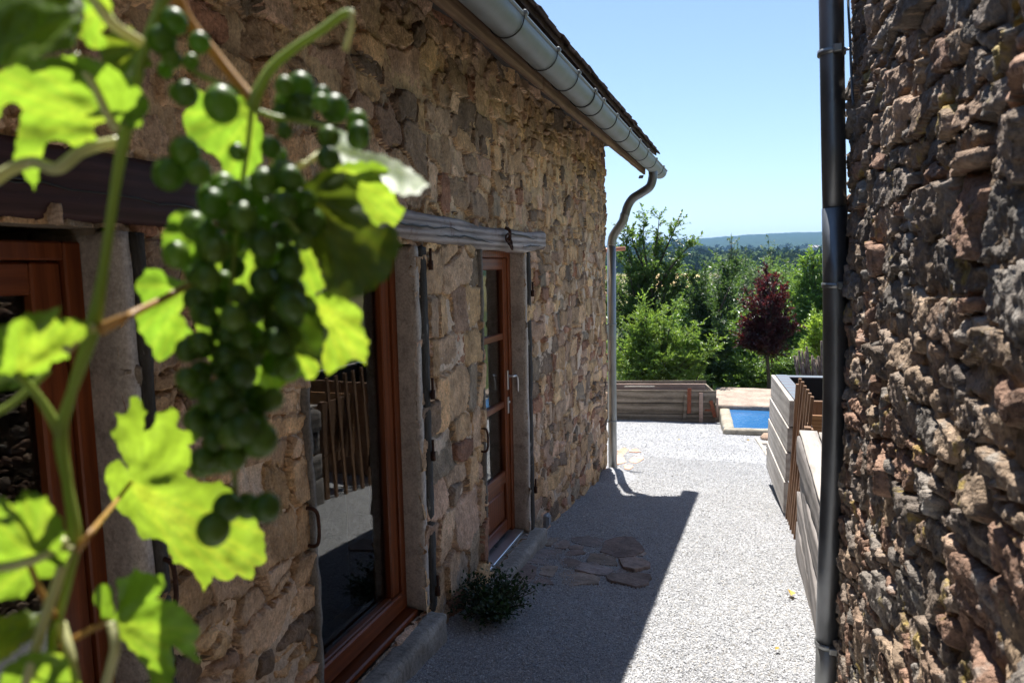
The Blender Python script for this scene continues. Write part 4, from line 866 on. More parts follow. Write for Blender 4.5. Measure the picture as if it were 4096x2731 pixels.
bm = bmesh.new(); add_box(bm, (0.78, 13.55, WZ-0.1), (2.4, 1.75, 0.2), None, 0); o = bm_obj('water', bm, M['water'], tr)

# --- old cart side leaning at the end of the yard
ct = thing('cart_body', 'low old wooden cart body with rusty straps standing at the end of the gravel', 'cart', (-1.6, 13.9, -1.4))
cA, cB = np.array([-3.6, 13.38]), np.array([-0.60, 14.10]); cd = (cB-cA)/np.linalg.norm(cB-cA); cn = np.array([-cd[1], cd[0]])
def C3(s, w, z): q = cA+cd*s+cn*w; return np.array([q[0], q[1], z])
Lc = np.linalg.norm(cB-cA); ztop = -0.745
zs = [ztop, ztop-0.255, ztop-0.262, ztop-0.475, ztop-0.482, ztop-0.66]
for k in range(3):
    z1, z0 = zs[2*k], zs[2*k+1]; zm = (z0+z1)/2
    o = bar('plank', C3(0, 0.004*k, zm-0.01), C3(Lc-0.01*k, 0.004*k, zm-0.045), 0.035, z1-z0-0.007, M['crate'], ct, bevel=0.005)
bar('gap_shade_board', C3(0.02, 0.035, ztop-0.35), C3(Lc-0.04, 0.035, ztop-0.38), 0.02, 0.58, M['darkbeam'], ct)  # added dark board, keeps sunlight out of the gaps between the planks
bar('plank', C3(0.2, 0.30, ztop-0.05), C3(Lc-0.16, 0.30, ztop-0.06), 0.035, 0.20, M['pinkwood'], ct, bevel=0.005)
bar('plank', C3(0.1, 1.1, ztop-0.3), C3(Lc, 1.1, ztop-0.3), 0.035, 0.55, M['crate'], ct, bevel=0.005)
bar('plank', C3(Lc-0.02, 0.02, ztop-0.36), C3(Lc-0.02, 1.08, ztop-0.36), 0.035, 0.55, M['crate'], ct, bevel=0.005)
def strap(name, dx0, dy0, dx1, dy1, w, mat, off=-0.045, t=0.02):
    def hit(dx, dy):
        d = ray(dx, dy); n3 = np.array([cn[0], cn[1], 0]); base = np.array([*(cA+cn*off), 0]); tt = ((base-O)@n3)/(d@n3); return O+d*tt
    return bar(name, hit(dx0, dy0), hit(dx1, dy1), w, t, M[mat], ct, (cn[0], cn[1], 0), 0.003)
def c3v(x, y): return ((2400+x*0.34)/SC, (1500+y*0.34)/SC)
strap('batten', *c3v(1013, 235), *c3v(990, 545), 0.065, 'crate'); strap('batten', *c3v(1190, 210), *c3v(1187, 555), 0.075, 'pinkwood'); strap('strap', *c3v(1052, 155), *c3v(1047, 450), 0.075, 'rust_red', -0.06, 0.012); strap('strap', *c3v(1303, 300), *c3v(1352, 495), 0.07, 'rust_red', -0.05, 0.012); strap('strap', *c3v(1378, 265), *c3v(1383, 500), 0.04, 'pinkwood', -0.03, 0.03)
strap('strap', *c3v(1230, 412), *c3v(1330, 412), 0.035, 'rust_red', -0.035, 0.008)
o = bar('loose_stick', C3(1.3, 0.05, ztop+0.03), C3(1.9, 0.10, ztop+0.02), 0.02, 0.02, M['border'], None); tag(o, 'pale stick lying on the top edge of the old cart', 'stick')
# fallen leaves
M['dryleaf'] = leaf_mat('fallen_leaf', (0.55, 0.36, 0.06), (0.5, 0.3, 0.05), 0.6, tfac=0.2)
gl = np.random.default_rng(12)
fl = [(1817, 1371, 'yellow leaf lying on the sunlit gravel near the planters', 0.05), (1722, 1012, 'small tan leaf on the gravel before the water trough', 0.035), (1560, 1012, 'dry leaf on the gravel before the old cart', 0.04), (1790, 1490, 'small brown leaf on the sunlit gravel near the right downpipe', 0.03)]
for dx, dy, lb, s in fl:
    d = ray(dx, dy); q = O+d*((-CZ+0.012)/(d[2]+0.1017*d[1])); co, f = leaves_mesh(q[None]+[0, 0, 0.012], gl.normal(0, 1, (1, 3))*[1, 1, 0.1], s*1.4, gl, 0.7, 0.5, 3.0)
    tag(fast_mesh('fallen_leaf', co, f, M['dryleaf'], None, np.ones((4, 3)), False), lb, 'leaf', 'fallen leaves on the gravel')
# stick palisade behind the silvery planter
gs = np.random.default_rng(31); sp = thing('stick_fence', 'palisade of upright grey brown sticks behind the silvery planter', 'fence', (1.2, 14.6, -1.5))
for i in range(26):
    u = i/25; dx = 1828+u*110; tl = -40+130*u+gs.normal(0, 18) if u < 0.5 else gs.normal(0, 14)
    b0 = at_y(1846+u*100+gs.normal(0, 2), 900, 14.9+gs.uniform(-0.25, 0.25)); b0[2] = -1.65; t0 = at_y(dx+gs.normal(0, 4), 795+gs.uniform(-12, 40), 14.9+gs.uniform(-0.3, 0.3))
    mid = (b0+t0)/2+gs.normal(0, 0.03, 3); tube('stick', [b0, mid, t0], [0.035*gs.uniform(.7, 1.2), 0.028, 0.02], M['stick'], sp, 7, 3)

# ================================================================ trees and bushes of the garden
def lm(name, c, t, gloss=0.38, tf=0.35): M[name] = leaf_mat(name, c, t, gloss, tfac=tf)
lm('lf_pear', (0.065, 0.12, 0.03), (0.22, 0.35, 0.05)); lm('lf_light', (0.11, 0.19, 0.035), (0.34, 0.50, 0.06)); lm('lf_plum', (0.048, 0.014, 0.018), (0.17, 0.022, 0.022), 0.38, 0.3)
lm('lf_dark', (0.045, 0.085, 0.03), (0.12, 0.21, 0.04)); lm('lf_grey', (0.08, 0.12, 0.055), (0.16, 0.24, 0.07)); lm('lf_bright', (0.16, 0.27, 0.03), (0.42, 0.58, 0.06)); lm('lf_mid', (0.08, 0.15, 0.035), (0.25, 0.40, 0.05))
def tree(name, label, cat, base, lobes, leaf, mat, seed, trunk_r=0.06, twigs=26, per=11, tw_len=0.55, trunk_to=None, group=None, wid=0.52, tone=(0.65, 1.25), extra=(), up=0.5):
    """trunk, limbs reaching into every lobe, twigs along the limbs and a leaf every few centimetres of twig"""
    g = np.random.default_rng(seed); base = np.array(base, float); t = thing(name, label, cat, base, group)
    fork = np.array(trunk_to if trunk_to is not None else base+[0, 0, 0.6]); wood_ = []
    tp = spline([base-[0, 0, 0.3], (base+fork)/2+g.normal(0, 0.04, 3), fork], 5); wood_.append(tube_arrays(tp, np.linspace(trunk_r*1.2, trunk_r*0.85, len(tp)), 8, False))
    limbs = []; P, D, T = [], [], []
    for (c, r, n) in lobes:
        c, r = np.array(c, float), np.array(r, float)
        for i in range(n):
            v = g.normal(0, 1, 3); v /= np.linalg.norm(v); e = c+v*r*g.uniform(0.25, 1.0)**0.6
            s = fork+(c-fork)*g.uniform(0, 0.5); limbs.append((spline([s, (s+e)/2+g.normal(0, 0.10, 3)*np.linalg.norm(e-s)*0.4+[0, 0, -0.05*np.linalg.norm(e-s)], e], 5), r.mean(), trunk_r*0.42))
    for pts in extra: limbs.append((spline(pts, 6), 0.35, trunk_r*0.5))
    for pts, rm, rr in limbs:
        wood_.append(tube_arrays(pts, np.linspace(rr, 0.004, len(pts)), 5, False)); m_ = len(pts)
        for k in range(twigs):
            u = g.uniform(0.30, 1.0); i = min(int(u*(m_-1)), m_-2); q = pts[i]+(pts[i+1]-pts[i])*g.uniform()
            dv = g.normal(0, 1, 3); dv[2] = dv[2]*0.7+up; dv += (pts[-1]-pts[0])/np.linalg.norm(pts[-1]-pts[0])*0.8; dv /= np.linalg.norm(dv); L = tw_len*g.uniform(0.4, 1.25)*(1.15-0.45*u)
            s = np.linspace(0.1, 1, per)[:, None]; bend = np.array([0, 0, -0.12*L])*s**2
            lp = q+dv*L*s+bend; P.append(lp); side = np.cross(dv, [0, 0, 1.0])*np.where(np.arange(per) % 2, 1, -1)[:, None]; D.append(dv*0.7+side*0.9+g.normal(0, 0.35, (per, 3))); T.append(np.full(per, g.uniform(*tone)))
    P, D, T = np.vstack(P), np.vstack(D), np.concatenate(T); co, f = leaves_mesh(P, D, leaf, g, wid, 0.3, 0.6); T = T*g.uniform(0.8, 1.2, len(T))
    quads_to_mesh('trunk', wood_, M['bark'], t)
    fast_mesh('crown', co, f, M[mat], t, np.repeat(T[:, None]*np.ones(3), 4, 0), False); return t
def AY(dx, dy, y): return at_y(dx, dy, y)
def lobe(dx, dy, y, rx, rz, n, ry=None): return (AY(dx, dy, y), (rx, ry or rx, rz), n)
def gbase(dx, y): q = AY(dx, 850, y); return np.array([q[0], y, float(tz(q[0], y))])
# pear tree behind the cart
b0 = gbase(1490, 19.5)
tree('pear_tree', 'tall loose green fruit tree with upright limbs against the sky, left', 'tree', b0,
     [lobe(1440, 620, 19.5, 0.55, 0.9, 9), lobe(1500, 600, 19.5, 0.7, 0.8, 10), lobe(1430, 720, 19.3, 0.5, 0.8, 8), lobe(1510, 700, 19.5, 0.7, 0.8, 9), lobe(1560, 620, 19.5, 0.45, 0.45, 5), lobe(1350, 650, 20, 1.0, 1.3, 8)],
     0.085, 'lf_pear', 41, 0.085, 34, 12, 0.42, AY(1492, 760, 19.5),
     extra=[[AY(1470, 650, 19.5), AY(1445, 590, 19.5), AY(1432, 515, 19.4)], [AY(1492, 640, 19.5), AY(1478, 560, 19.5), AY(1480, 488, 19.5)], [AY(1495, 640, 19.5), AY(1508, 560, 19.5), AY(1515, 488, 19.6)], [AY(1500, 640, 19.5), AY(1535, 560, 19.4), AY(1560, 503, 19.3)], [AY(1510, 660, 19.4), AY(1560, 590, 19.3), AY(1602, 550, 19.2)], [AY(1480, 620, 19.6), AY(1455, 560, 19.6), AY(1450, 530, 19.6)]])
# light shrub in front of it
tree('willow_shrub', 'bushy light green shrub with slender leaves just behind the old cart', 'shrub', gbase(1500, 16.6),
     [lobe(1450, 740, 16.7, 0.45, 0.55, 11), lobe(1510, 720, 16.8, 0.55, 0.6, 12), lobe(1570, 760, 16.6, 0.5, 0.6, 12), lobe(1450, 840, 16.4, 0.45, 0.5, 11), lobe(1520, 830, 16.3, 0.55, 0.55, 14), lobe(1590, 840, 16.4, 0.45, 0.5, 10), lobe(1620, 790, 16.7, 0.3, 0.4, 6), lobe(1370, 800, 16.7, 0.7, 0.9, 8)],
     0.070, 'lf_light', 42, 0.05, 26, 13, 0.38, None, None, 0.42, (0.7, 1.3), extra=[[AY(1560, 830, 16.4), AY(1600, 815, 16.4), AY(1646, 802, 16.3)], [AY(1590, 890, 16.3), AY(1600, 870, 16.3), AY(1612, 848, 16.2)]])
tree('dark_shrub', 'dark shaded shrub filling the gap left of the red leaved tree', 'shrub', gbase(1630, 18.6),
     [lobe(1610, 700, 18.8, 0.5, 0.7, 10), lobe(1650, 760, 18.6, 0.5, 0.7, 10), lobe(1640, 850, 18.2, 0.5, 0.6, 10), lobe(1590, 640, 19.2, 0.4, 0.4, 6), lobe(1660, 640, 19.6, 0.35, 0.6, 7)],
     0.085, 'lf_dark', 43, 0.05, 26, 12, 0.42, AY(1635, 830, 18.6), extra=[[AY(1650, 720, 18.8), AY(1680, 650, 18.8), AY(1692, 605, 18.8)]])
# red leaved plum
tree('red_plum_tree', 'small round headed tree with dark red purple leaves on a straight trunk', 'tree', gbase(1760, 17.6),
     [lobe(1762, 690, 17.6, 0.60, 0.55, 20), lobe(1765, 640, 17.6, 0.38, 0.30, 9), lobe(1745, 755, 17.5, 0.66, 0.40, 18), lobe(1795, 740, 17.7, 0.45, 0.40, 12), lobe(1715, 780, 17.4, 0.35, 0.22, 7), lobe(1770, 800, 17.4, 0.42, 0.25, 8)],
     0.060, 'lf_plum', 44, 0.045, 25, 12, 0.30, AY(1762, 815, 17.6), None, 0.55, (0.5, 1.4), up=0.8)
# undergrowth and the trees on the right
tree('glossy_shrub', 'low glossy green shrub below the red leaved tree', 'shrub', gbase(1720, 18.4), [lobe(1700, 830, 18.4, 0.5, 0.40, 10), lobe(1760, 850, 18.4, 0.5, 0.40, 10), lobe(1690, 880, 18.0, 0.45, 0.3, 8), lobe(1810, 840, 18.6, 0.5, 0.45, 9), lobe(1850, 830, 18.8, 0.5, 0.5, 9)], 0.065, 'lf_mid', 45, 0.03, 24, 12, 0.34)
tree('slender_tree', 'fresh green slender tree at the right edge beside the downpipe', 'tree', gbase(1868, 23), [lobe(1868, 640, 23, 0.5, 1.0, 12), lobe(1862, 720, 23, 0.6, 0.8, 12), lobe(1840, 680, 23.4, 0.4, 0.8, 9), lobe(1930, 660, 23, 0.9, 1.4, 10), lobe(1875, 580, 23, 0.25, 0.5, 6)], 0.09, 'lf_mid', 46, 0.07, 26, 12, 0.5, AY(1868, 800, 23), tone=(0.8, 1.5))
tree('climbing_shrub', 'bright yellow green climber behind the stick fence', 'shrub', gbase(1880, 16.2), [lobe(1880, 740, 16.2, 0.28, 0.32, 8), lobe(1868, 790, 16.2, 0.3, 0.25, 8), lobe(1930, 760, 16.2, 0.5, 0.4, 6)], 0.07, 'lf_bright', 47, 0.03, 14, 12, 0.32, AY(1885, 850, 16.2), None, 0.4)
# middle distance
mids = [(1600, 28, 655, 0.9, 'lf_mid', 'rounded green tree between the fruit tree and the red tree'), (1700, 34, 640, 1.5, 'lf_grey', 'large dark grey green tree behind the red leaved tree'), (1660, 42, 620, 1.5, 'lf_mid', 'leafy tree left of the large grey green one'), (1735, 50, 600, 1.6, 'lf_grey', 'grey green tree with an airy top, centre'),
        (1790, 38, 640, 1.3, 'lf_mid', 'yellow green tree right of the red leaved tree'), (1840, 55, 620, 1.7, 'lf_mid', 'broad green tree far right behind the slender tree'), (1560, 60, 615, 2.0, 'lf_dark', 'dark tree crown on the left under the far hill'), (1620, 75, 610, 2.2, 'lf_grey', 'distant olive tree left of centre'), (1770, 80, 600, 2.0, 'lf_dark', 'distant dark tree right of centre')]
mids += [(1595, 58, 590, 2.3, 'lf_pear', 'full green tree whose top meets the dark dome, left'), (1650, 66, 584, 2.6, 'lf_mid', 'tall leafy tree left of the left airy treetop'), (1705, 60, 588, 2.4, 'lf_dark', 'full dark green tree between the airy treetops'), (1748, 64, 582, 2.5, 'lf_mid', 'tall full tree right of centre under the hill'), (1795, 58, 592, 2.3, 'lf_pear', 'rounded tree below the pale field on the hill'), (1845, 62, 588, 2.5, 'lf_mid', 'tall tree left of the slender tree at the downpipe'), (1575, 110, 612, 3.2, 'lf_mid', 'distant rounded tree left of the wheat field end'), (1650, 120, 606, 3.4, 'lf_dark', 'distant dark tree below the wooded dome, centre left'), (1740, 115, 606, 3.2, 'lf_pear', 'distant green tree below the hill, centre right'), (1815, 125, 608, 3.6, 'lf_mid', 'distant broad tree below the pale field on the right'), (1870, 100, 606, 3.0, 'lf_dark', 'distant dark tree at the right downpipe'), (1600, 23, 690, 0.8, 'lf_mid', 'bushy green tree right behind the light shrub'), (1660, 25, 665, 0.8, 'lf_pear', 'green tree with glossy leaves left behind the red leaved tree'), (1700, 21.5, 720, 0.7, 'lf_mid', 'bushy shrub close behind the red leaved tree, left'), (1825, 26, 660, 0.9, 'lf_pear', 'glossy green tree right behind the red leaved tree'), (1630, 33, 625, 1.1, 'lf_grey', 'grey green round tree under the dark wooded dome'), (1810, 46, 600, 1.5, 'lf_pear', 'tall green tree right of the airy treetops'), (1850, 34, 610, 1.1, 'lf_mid', 'yellow green tree touching the right downpipe in view'), (1700, 90, 598, 2.6, 'lf_mid', 'pale green tree far away in the centre'), (1450, 40, 590, 1.8, 'lf_dark', 'dark tree behind the tall fruit tree')]
for i, (dx, y, top, rad, mt, lb) in enumerate(mids):
    c = AY(dx, top+rad*0.9*1600/y, y); b0 = gbase(dx, y); lobes = [(c, (rad, rad, rad), 12), (c+[0.7*rad, 0, -0.8*rad], (rad*.7, rad*.7, rad*.7), 7), (c+[-0.7*rad, 0.2, -0.7*rad], (rad*.7, rad*.7, rad*.8), 7), (c+[0, 0, -1.6*rad], (rad*1.0, rad, rad*.9), 9), (c+[0.1, 0, -2.6*rad], (rad*1.1, rad, rad*.9), 8)]
    tree('garden_tree', lb, 'tree', b0, lobes, 0.085+0.0016*y, mt, 60+i, 0.10, 24, 10, 0.35*rad+0.25, b0*0.3+c*0.7, 'trees in the middle distance', tone=(0.6, 1.35))
for i, (dx, y, top, lb) in enumerate(((1680, 62, 532, 'thin airy treetop against the far hill, left of two'), (1766, 70, 545, 'thin airy treetop against the far hill, right of two'), (1712, 66, 575, 'dark pointed treetop between the two airy ones'))):
    b0 = gbase(dx, y); tip = AY(dx, top, y); sp_ = [AY(dx, top+30+30*k, y) for k in range(5)]
    tree('airy_tree', lb, 'tree', b0, [(sp_[0], (0.35, 0.35, 0.7), 6), (sp_[1], (0.6, 0.6, 0.8), 8), (sp_[2], (0.8, 0.8, 0.9), 8), (sp_[3], (1.0, 1, 1.0), 8)], 0.16, 'lf_grey', 80+i, 0.10, 7, 8, 0.6, sp_[4], 'airy treetops against the hill', extra=[[sp_[2], sp_[0], tip], [sp_[2], sp_[1]+[0.4, 0, 0.3], tip+[0.5, 0, -0.6]]])
# far woods: crowns on the slopes, one mass
gw = np.random.default_rng(77); cs, cc = [], []
for i in range(1750):
    if i < 650: y = gw.uniform(338, 480); r = gw.uniform(3, 6)
    else: y = 500+1000*gw.uniform()**1.3; r = gw.uniform(4, 8)
    a = gw.uniform(-0.4, 0.35)
    if ((0.012 < a < 0.12) and 790 < y < 1340): continue
    x = a*y; z = float(tz(x, y)); k = 80; v = gw.normal(0, 1, (k, 3)); v /= np.linalg.norm(v, axis=1)[:, None]; v[:, 2] = np.abs(v[:, 2])*1.25-0.25
    c = v*r*gw.uniform(0.6, 1.0, (k, 1))*np.array([1, 1, gw.uniform(1.0, 1.5)])+[x, y, z+r*0.6]; s = r*gw.uniform(0.12, 0.26, (k, 1, 1))
    cs.append((c[:, None, :]+gw.normal(0, 1, (k, 3, 3))*s).reshape(-1, 3)); cc.append(np.repeat(np.array([(0.04, 0.075, 0.022), (0.055, 0.09, 0.03), (0.08, 0.115, 0.035)][gw.integers(0, 3)])*gw.uniform(0.7, 1.3, (k, 1)), 3, 0))
cs = np.vstack(cs); tag(fast_mesh('far_wood', cs, np.arange(len(cs)).reshape(-1, 3), M['terrain'], None, np.vstack(cc), False), 'woodland crowns covering the far slopes', 'woodland', None, 'stuff')
# distant farm roof
q = AY(1868, 579, 1400); fm = thing('farmhouse', 'tiny pale farmhouse with grey roof on the far hillside', 'house', (q[0], q[1], float(tz(q[0], q[1]))))
box('wall', q[0]-9, q[0]+9, q[1]-5, q[1]+5, WO[fm.name][2]-2, WO[fm.name][2]+5, plain('pale_wall', (0.5, 0.45, 0.4)), fm, 0)
bm = bmesh.new(); zf = WO[fm.name][2]+5.01; vs_ = [bm.verts.new(c) for c in ((q[0]-10, q[1]-6, zf), (q[0]+10, q[1]-6, zf), (q[0]+10, q[1]+6, zf), (q[0]-10, q[1]+6, zf), (q[0]-10, q[1], zf+4), (q[0]+10, q[1], zf+4))]
for f in ((0, 1, 5, 4), (2, 3, 4, 5), (0, 4, 3), (1, 2, 5), (0, 3, 2, 1)): bm.faces.new([vs_[i] for i in f])
bm_obj('roof', bm, plain('grey_roof', (0.2, 0.17, 0.16)), fm)

# ================================================================ the vine close to the camera
m, nt, b = new_mat('vine_leaf'); M['vine'] = m; out = nt.nodes['Material Output']
a_ = attr(nt); p = pos(nt); n1 = noise(nt, p, 70, 4); n2 = noise(nt, p, 18, 3)
var = mix(nt, 1.0, ramp(nt, n1, [(0.3, 0.85), (0.7, 1.12)]), ramp(nt, n2, [(0.3, 0.82), (0.7, 1.15)]), 'MULTIPLY')
col = mix(nt, 1.0, mix(nt, 1.0, (0.11, 0.20, 0.03), a_, 'MULTIPLY'), var, 'MULTIPLY'); tcol = mix(nt, 1.0, mix(nt, 1.0, (0.235, 0.375, 0.024), a_, 'MULTIPLY'), var, 'MULTIPLY')
brown = ramp(nt, noise(nt, p, 26, 5, 0.7), [(0.70, 0.0), (0.74, 0.8)]); col = mix(nt, brown, col, (0.16, 0.06, 0.02)); tcol = mix(nt, brown, tcol, (0.25, 0.12, 0.02))
nt.links.new(col, b.inputs['Base Color']); b.inputs['Roughness'].default_value = 0.42; b.inputs['Specular IOR Level'].default_value = 0.5
t_ = node(nt, 'ShaderNodeBsdfTranslucent'); nt.links.new(tcol, t_.inputs['Color']); ms = node(nt, 'ShaderNodeMixShader'); ms.inputs[0].default_value = 0.62
nt.links.new(b.outputs[0], ms.inputs[1]); nt.links.new(t_.outputs[0], ms.inputs[2]); nt.links.new(ms.outputs[0], out.inputs['Surface']); bump(nt, b, n1, 0.0008, 0.5)
m, nt, b = new_mat('grape_skin'); M['grape'] = m; out = nt.nodes['Material Output']
n1 = noise(nt, pos(nt), 90, 4); oi = node(nt, 'ShaderNodeObjectInfo'); gcol = mix(nt, 1.0, ramp(nt, oi.outputs['Random'], [(0.0, (0.04, 0.09, 0.012)), (0.5, (0.075, 0.15, 0.018)), (1.0, (0.14, 0.23, 0.03))]), ramp(nt, n1, [(0.3, 0.8), (0.7, 1.2)]), 'MULTIPLY'); gcol = mix(nt, ramp(nt, n1, [(0.5, 0.0), (0.8, 0.12)]), gcol, (0.30, 0.36, 0.28)); nt.links.new(gcol, b.inputs['Base Color']); b.inputs['Roughness'].default_value = 0.42
t_ = node(nt, 'ShaderNodeBsdfTranslucent'); t_.inputs['Color'].default_value = (0.26, 0.44, 0.03, 1); ms = node(nt, 'ShaderNodeMixShader'); ms.inputs[0].default_value = 0.35
nt.links.new(b.outputs[0], ms.inputs[1]); nt.links.new(t_.outputs[0], ms.inputs[2]); nt.links.new(ms.outputs[0], out.inputs['Surface'])
M['vstem'] = leaf_mat('green_stem', (0.30, 0.38, 0.08), (0.40, 0.52, 0.07), 0.4, tfac=0.3); M['petiole'] = leaf_mat('pale_petiole', (0.66, 0.66, 0.34), (0.7, 0.66, 0.25), 0.4, tfac=0.3); M['rstem'] = leaf_mat('reddish_stem', (0.42, 0.24, 0.07), (0.55, 0.32, 0.08), 0.45, tfac=0.3)
vine = thing('grape_vine', 'green grape vine with a bunch of unripe grapes hanging close to the lens', 'vine', at_d(420, 500, 0.44))
gv = np.random.default_rng(99)
def vine_leaf(poly, depth, gx=0.0, gy=0.015, basep=None, tone=1.0, curl=0.006, teeth=5.0, seed=0, cup=0.0):
    """a lobed leaf: outline measured in the view, laid on its own tilted and buckled sheet at its own distance"""
    g = np.random.default_rng(1000+seed); P = np.array(poly, float); den = []
    for i in range(len(P)):
        a, b_ = P[i], P[(i+1) % len(P)]; L = np.linalg.norm(b_-a); k = max(1, int(L/13)); nrm_ = np.array([b_[1]-a[1], a[0]-b_[0]])/(L+1e-6)
        for j in range(k): den.append(a+(b_-a)*j/k+nrm_*teeth*(0.55 if (len(den) % 2) else -0.55)*g.uniform(0.4, 1.2))
    den = np.array(den); lo, hi = den.min(0), den.max(0); c0 = den.mean(0); step = 9
    gxs, gys = np.meshgrid(np.arange(lo[0]+4, hi[0], step), np.arange(lo[1]+4, hi[1], step)); G = np.stack([gxs.ravel(), gys.ravel()], 1)+g.normal(0, 1.5, (gxs.size, 2))
    x, y = G[:, 0], G[:, 1]; ins = np.zeros(len(G), bool); dmin = np.full(len(G), 1e9)
    for i in range(len(den)):
        (x1, y1), (x2, y2) = den[i], den[(i+1) % len(den)]
        cnd = ((y1 > y) != (y2 > y)); xi = (x2-x1)*(y-y1)/((y2-y1) if y2 != y1 else 1e-9)+x1; ins ^= cnd & (x < xi); dmin = np.minimum(dmin, np.hypot(x-x1, y-y1))
    G = G[ins & (dmin > 4)]; allp = np.vstack([den, G]); n = len(den)
    res = geometry.delaunay_2d_cdt([Vector(q) for q in allp], [(i, (i+1) % n) for i in range(n)], [list(range(n))], 1, 1e-5)
    V = np.array([v[:] for v in res[0]]); F = [f for f in res[2]]
    tri = np.array([f for f in F if len(f) == 3]); bp_ = np.array(basep if basep is not None else c0); u, v = (V[:, 0]-c0[0])/100, (V[:, 1]-c0[1])/100
    rad = np.hypot(V[:, 0]-bp_[0], V[:, 1]-bp_[1]); ang = np.arctan2(V[:, 1]-bp_[1], V[:, 0]-bp_[0])
    d = depth+gx*u+gy*v+curl*fbm(V[:, 0]/70, V[:, 1]/70, 7+seed, 3)+0.0018*np.cos(ang*9+seed)*np.clip(rad/90, 0, 1)+cup*(u*u+v*v)
    rays = cf[None]+((V[:, 0]*SC-2048)/FPX)[:, None]*cr+((1365.5-V[:, 1]*SC)/FPX)[:, None]*cu; co = O+rays*d[:, None]
    tips = P[np.argsort(-np.hypot(*(P-bp_).T))[:7]]; vd = np.full(len(V), 1e9)
    for tp in tips:
        e = tp-bp_; L2 = e@e+1e-6; s = np.clip(((V-bp_)@e)/L2, 0, 1); q = bp_+s[:, None]*e; vd = np.minimum(vd, np.hypot(*(V-q).T))
    vein = np.exp(-(vd/4.5)**2)
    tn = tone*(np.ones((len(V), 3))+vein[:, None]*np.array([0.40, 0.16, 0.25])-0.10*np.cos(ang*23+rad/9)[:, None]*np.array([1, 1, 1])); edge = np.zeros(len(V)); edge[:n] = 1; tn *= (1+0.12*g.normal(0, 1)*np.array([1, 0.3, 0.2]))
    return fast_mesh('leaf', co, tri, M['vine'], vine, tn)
def gen_leaf(cx, cy, r, rot, g):
    a = np.linspace(0, 2*math.pi, 40, endpoint=False); rr = r*(0.62+0.22*np.abs(np.cos(2.5*a))**0.8+0.16*np.cos(a))*(1+0.06*g.normal(0, 1, 40)); rr[np.abs(a-math.pi) < 0.2] *= 0.35
    return [(cx+q*math.cos(t+rot), cy+q*math.sin(t+rot)) for q, t in zip(rr, a)]
L = vine_leaf
L([(-60, -40), (120, -60), (200, 0), (185, 60), (170, 110), (110, 125), (60, 145), (0, 155), (-70, 150)], 0.40, 0.002, -0.012, (200, 20), 0.85, seed=1)
L([(-50, 180), (0, 165), (60, 140), (130, 130), (200, 130), (250, 150), (290, 175), (330, 215), (345, 245), (330, 270), (325, 290), (300, 300), (268, 278), (235, 280), (212, 295), (228, 332), (200, 322), (180, 340), (140, 322), (108, 325), (98, 350), (90, 400), (80, 440), (62, 410), (30, 372), (42, 300), (52, 255), (38, 235), (10, 240), (-15, 300), (-50, 320)], 0.415, 0.0, 0.020, (270, 295), 1.0, seed=2)
L([(190, -30), (245, -30), (262, 40), (232, 75), (250, 108), (215, 115), (180, 85), (196, 40)], 0.40, 0.0, 0.022, (250, 0), 1.0, seed=3)
L([(225, 85), (300, 60), (335, 105), (350, 150), (300, 180), (250, 165), (230, 130)], 0.43, 0.0, -0.008, (330, 100), 0.75, seed=4)
L([(420, 262), (455, 235), (450, 205), (480, 215), (520, 205), (570, 230), (605, 300), (600, 370), (560, 420), (520, 405), (500, 360), (440, 330), (425, 300)], 0.53, 0.0, 0.020, (590, 250), 1.0, seed=5)
L([(690, 430), (740, 390), (790, 395), (830, 470), (862, 520), (905, 520), (925, 560), (905, 600), (898, 630), (870, 655), (845, 672), (800, 690), (750, 672), (730, 600), (705, 560)], 0.455, 0.0, -0.006, (700, 450), 0.30, seed=6, curl=0.004)  # low tone: shade from the leaves above is put into the colour
L([(755, 385), (800, 372), (870, 372), (900, 395), (912, 430), (905, 455), (928, 480), (922, 505), (905, 520), (875, 510), (862, 528), (835, 500), (805, 465), (775, 420)], 0.490, 0.0, 0.026, (760, 380), 1.0, seed=7)
L([(738, 312), (760, 298), (792, 300), (815, 322), (832, 348), (880, 355), (915, 372), (955, 398), (985, 424), (962, 445), (925, 450), (900, 440), (872, 405), (830, 385), (785, 378), (748, 350)], 0.485, 0.0, -0.044, (745, 330), 0.95, seed=8, curl=0.003)
L([(640, 420), (668, 440), (676, 490), (690, 540), (722, 585), (748, 660), (722, 672), (695, 640), (668, 570), (652, 500)], 0.50, 0.0, 0.018, (640, 420), 1.0, seed=9)
L([(722, 690), (745, 665), (772, 668), (800, 690), (812, 700), (832, 715), (828, 745), (846, 785), (842, 838), (815, 822), (790, 838), (752, 862), (738, 830), (745, 790), (757, 755), (724, 735)], 0.50, 0.0, 0.022, (735, 700), 1.0, seed=10)
L([(608, 800), (640, 795), (660, 812), (690, 800), (712, 815), (736, 842), (720, 872), (690, 865), (660, 880), (640, 895), (622, 928), (598, 918), (586, 890), (600, 860)], 0.52, 0.0, 0.020, (620, 700), 1.0, seed=11)
L([(600, 690), (660, 640), (725, 690), (745, 760), (735, 830), (690, 815), (640, 805), (605, 770)], 0.45, 0.0, -0.004, (600, 680), 0.28, seed=12)  # darkened tone stands in for the shade on this leaf
L([(308, 655), (335, 620), (360, 615), (395, 640), (432, 645), (425, 690), (412, 720), (442, 762), (415, 780), (395, 815), (362, 832), (348, 800), (320, 760), (312, 728), (330, 695)], 0.51, 0.0, 0.022, (440, 655), 1.0, seed=13)
L([(-40, 765), (20, 745), (60, 720), (105, 715), (142, 705), (128, 730), (170, 732), (205, 740), (208, 768), (160, 795), (158, 822), (120, 832), (100, 858), (40, 862), (-40, 858)], 0.40, 0.0, 0.018, (40, 860), 1.0, seed=14)
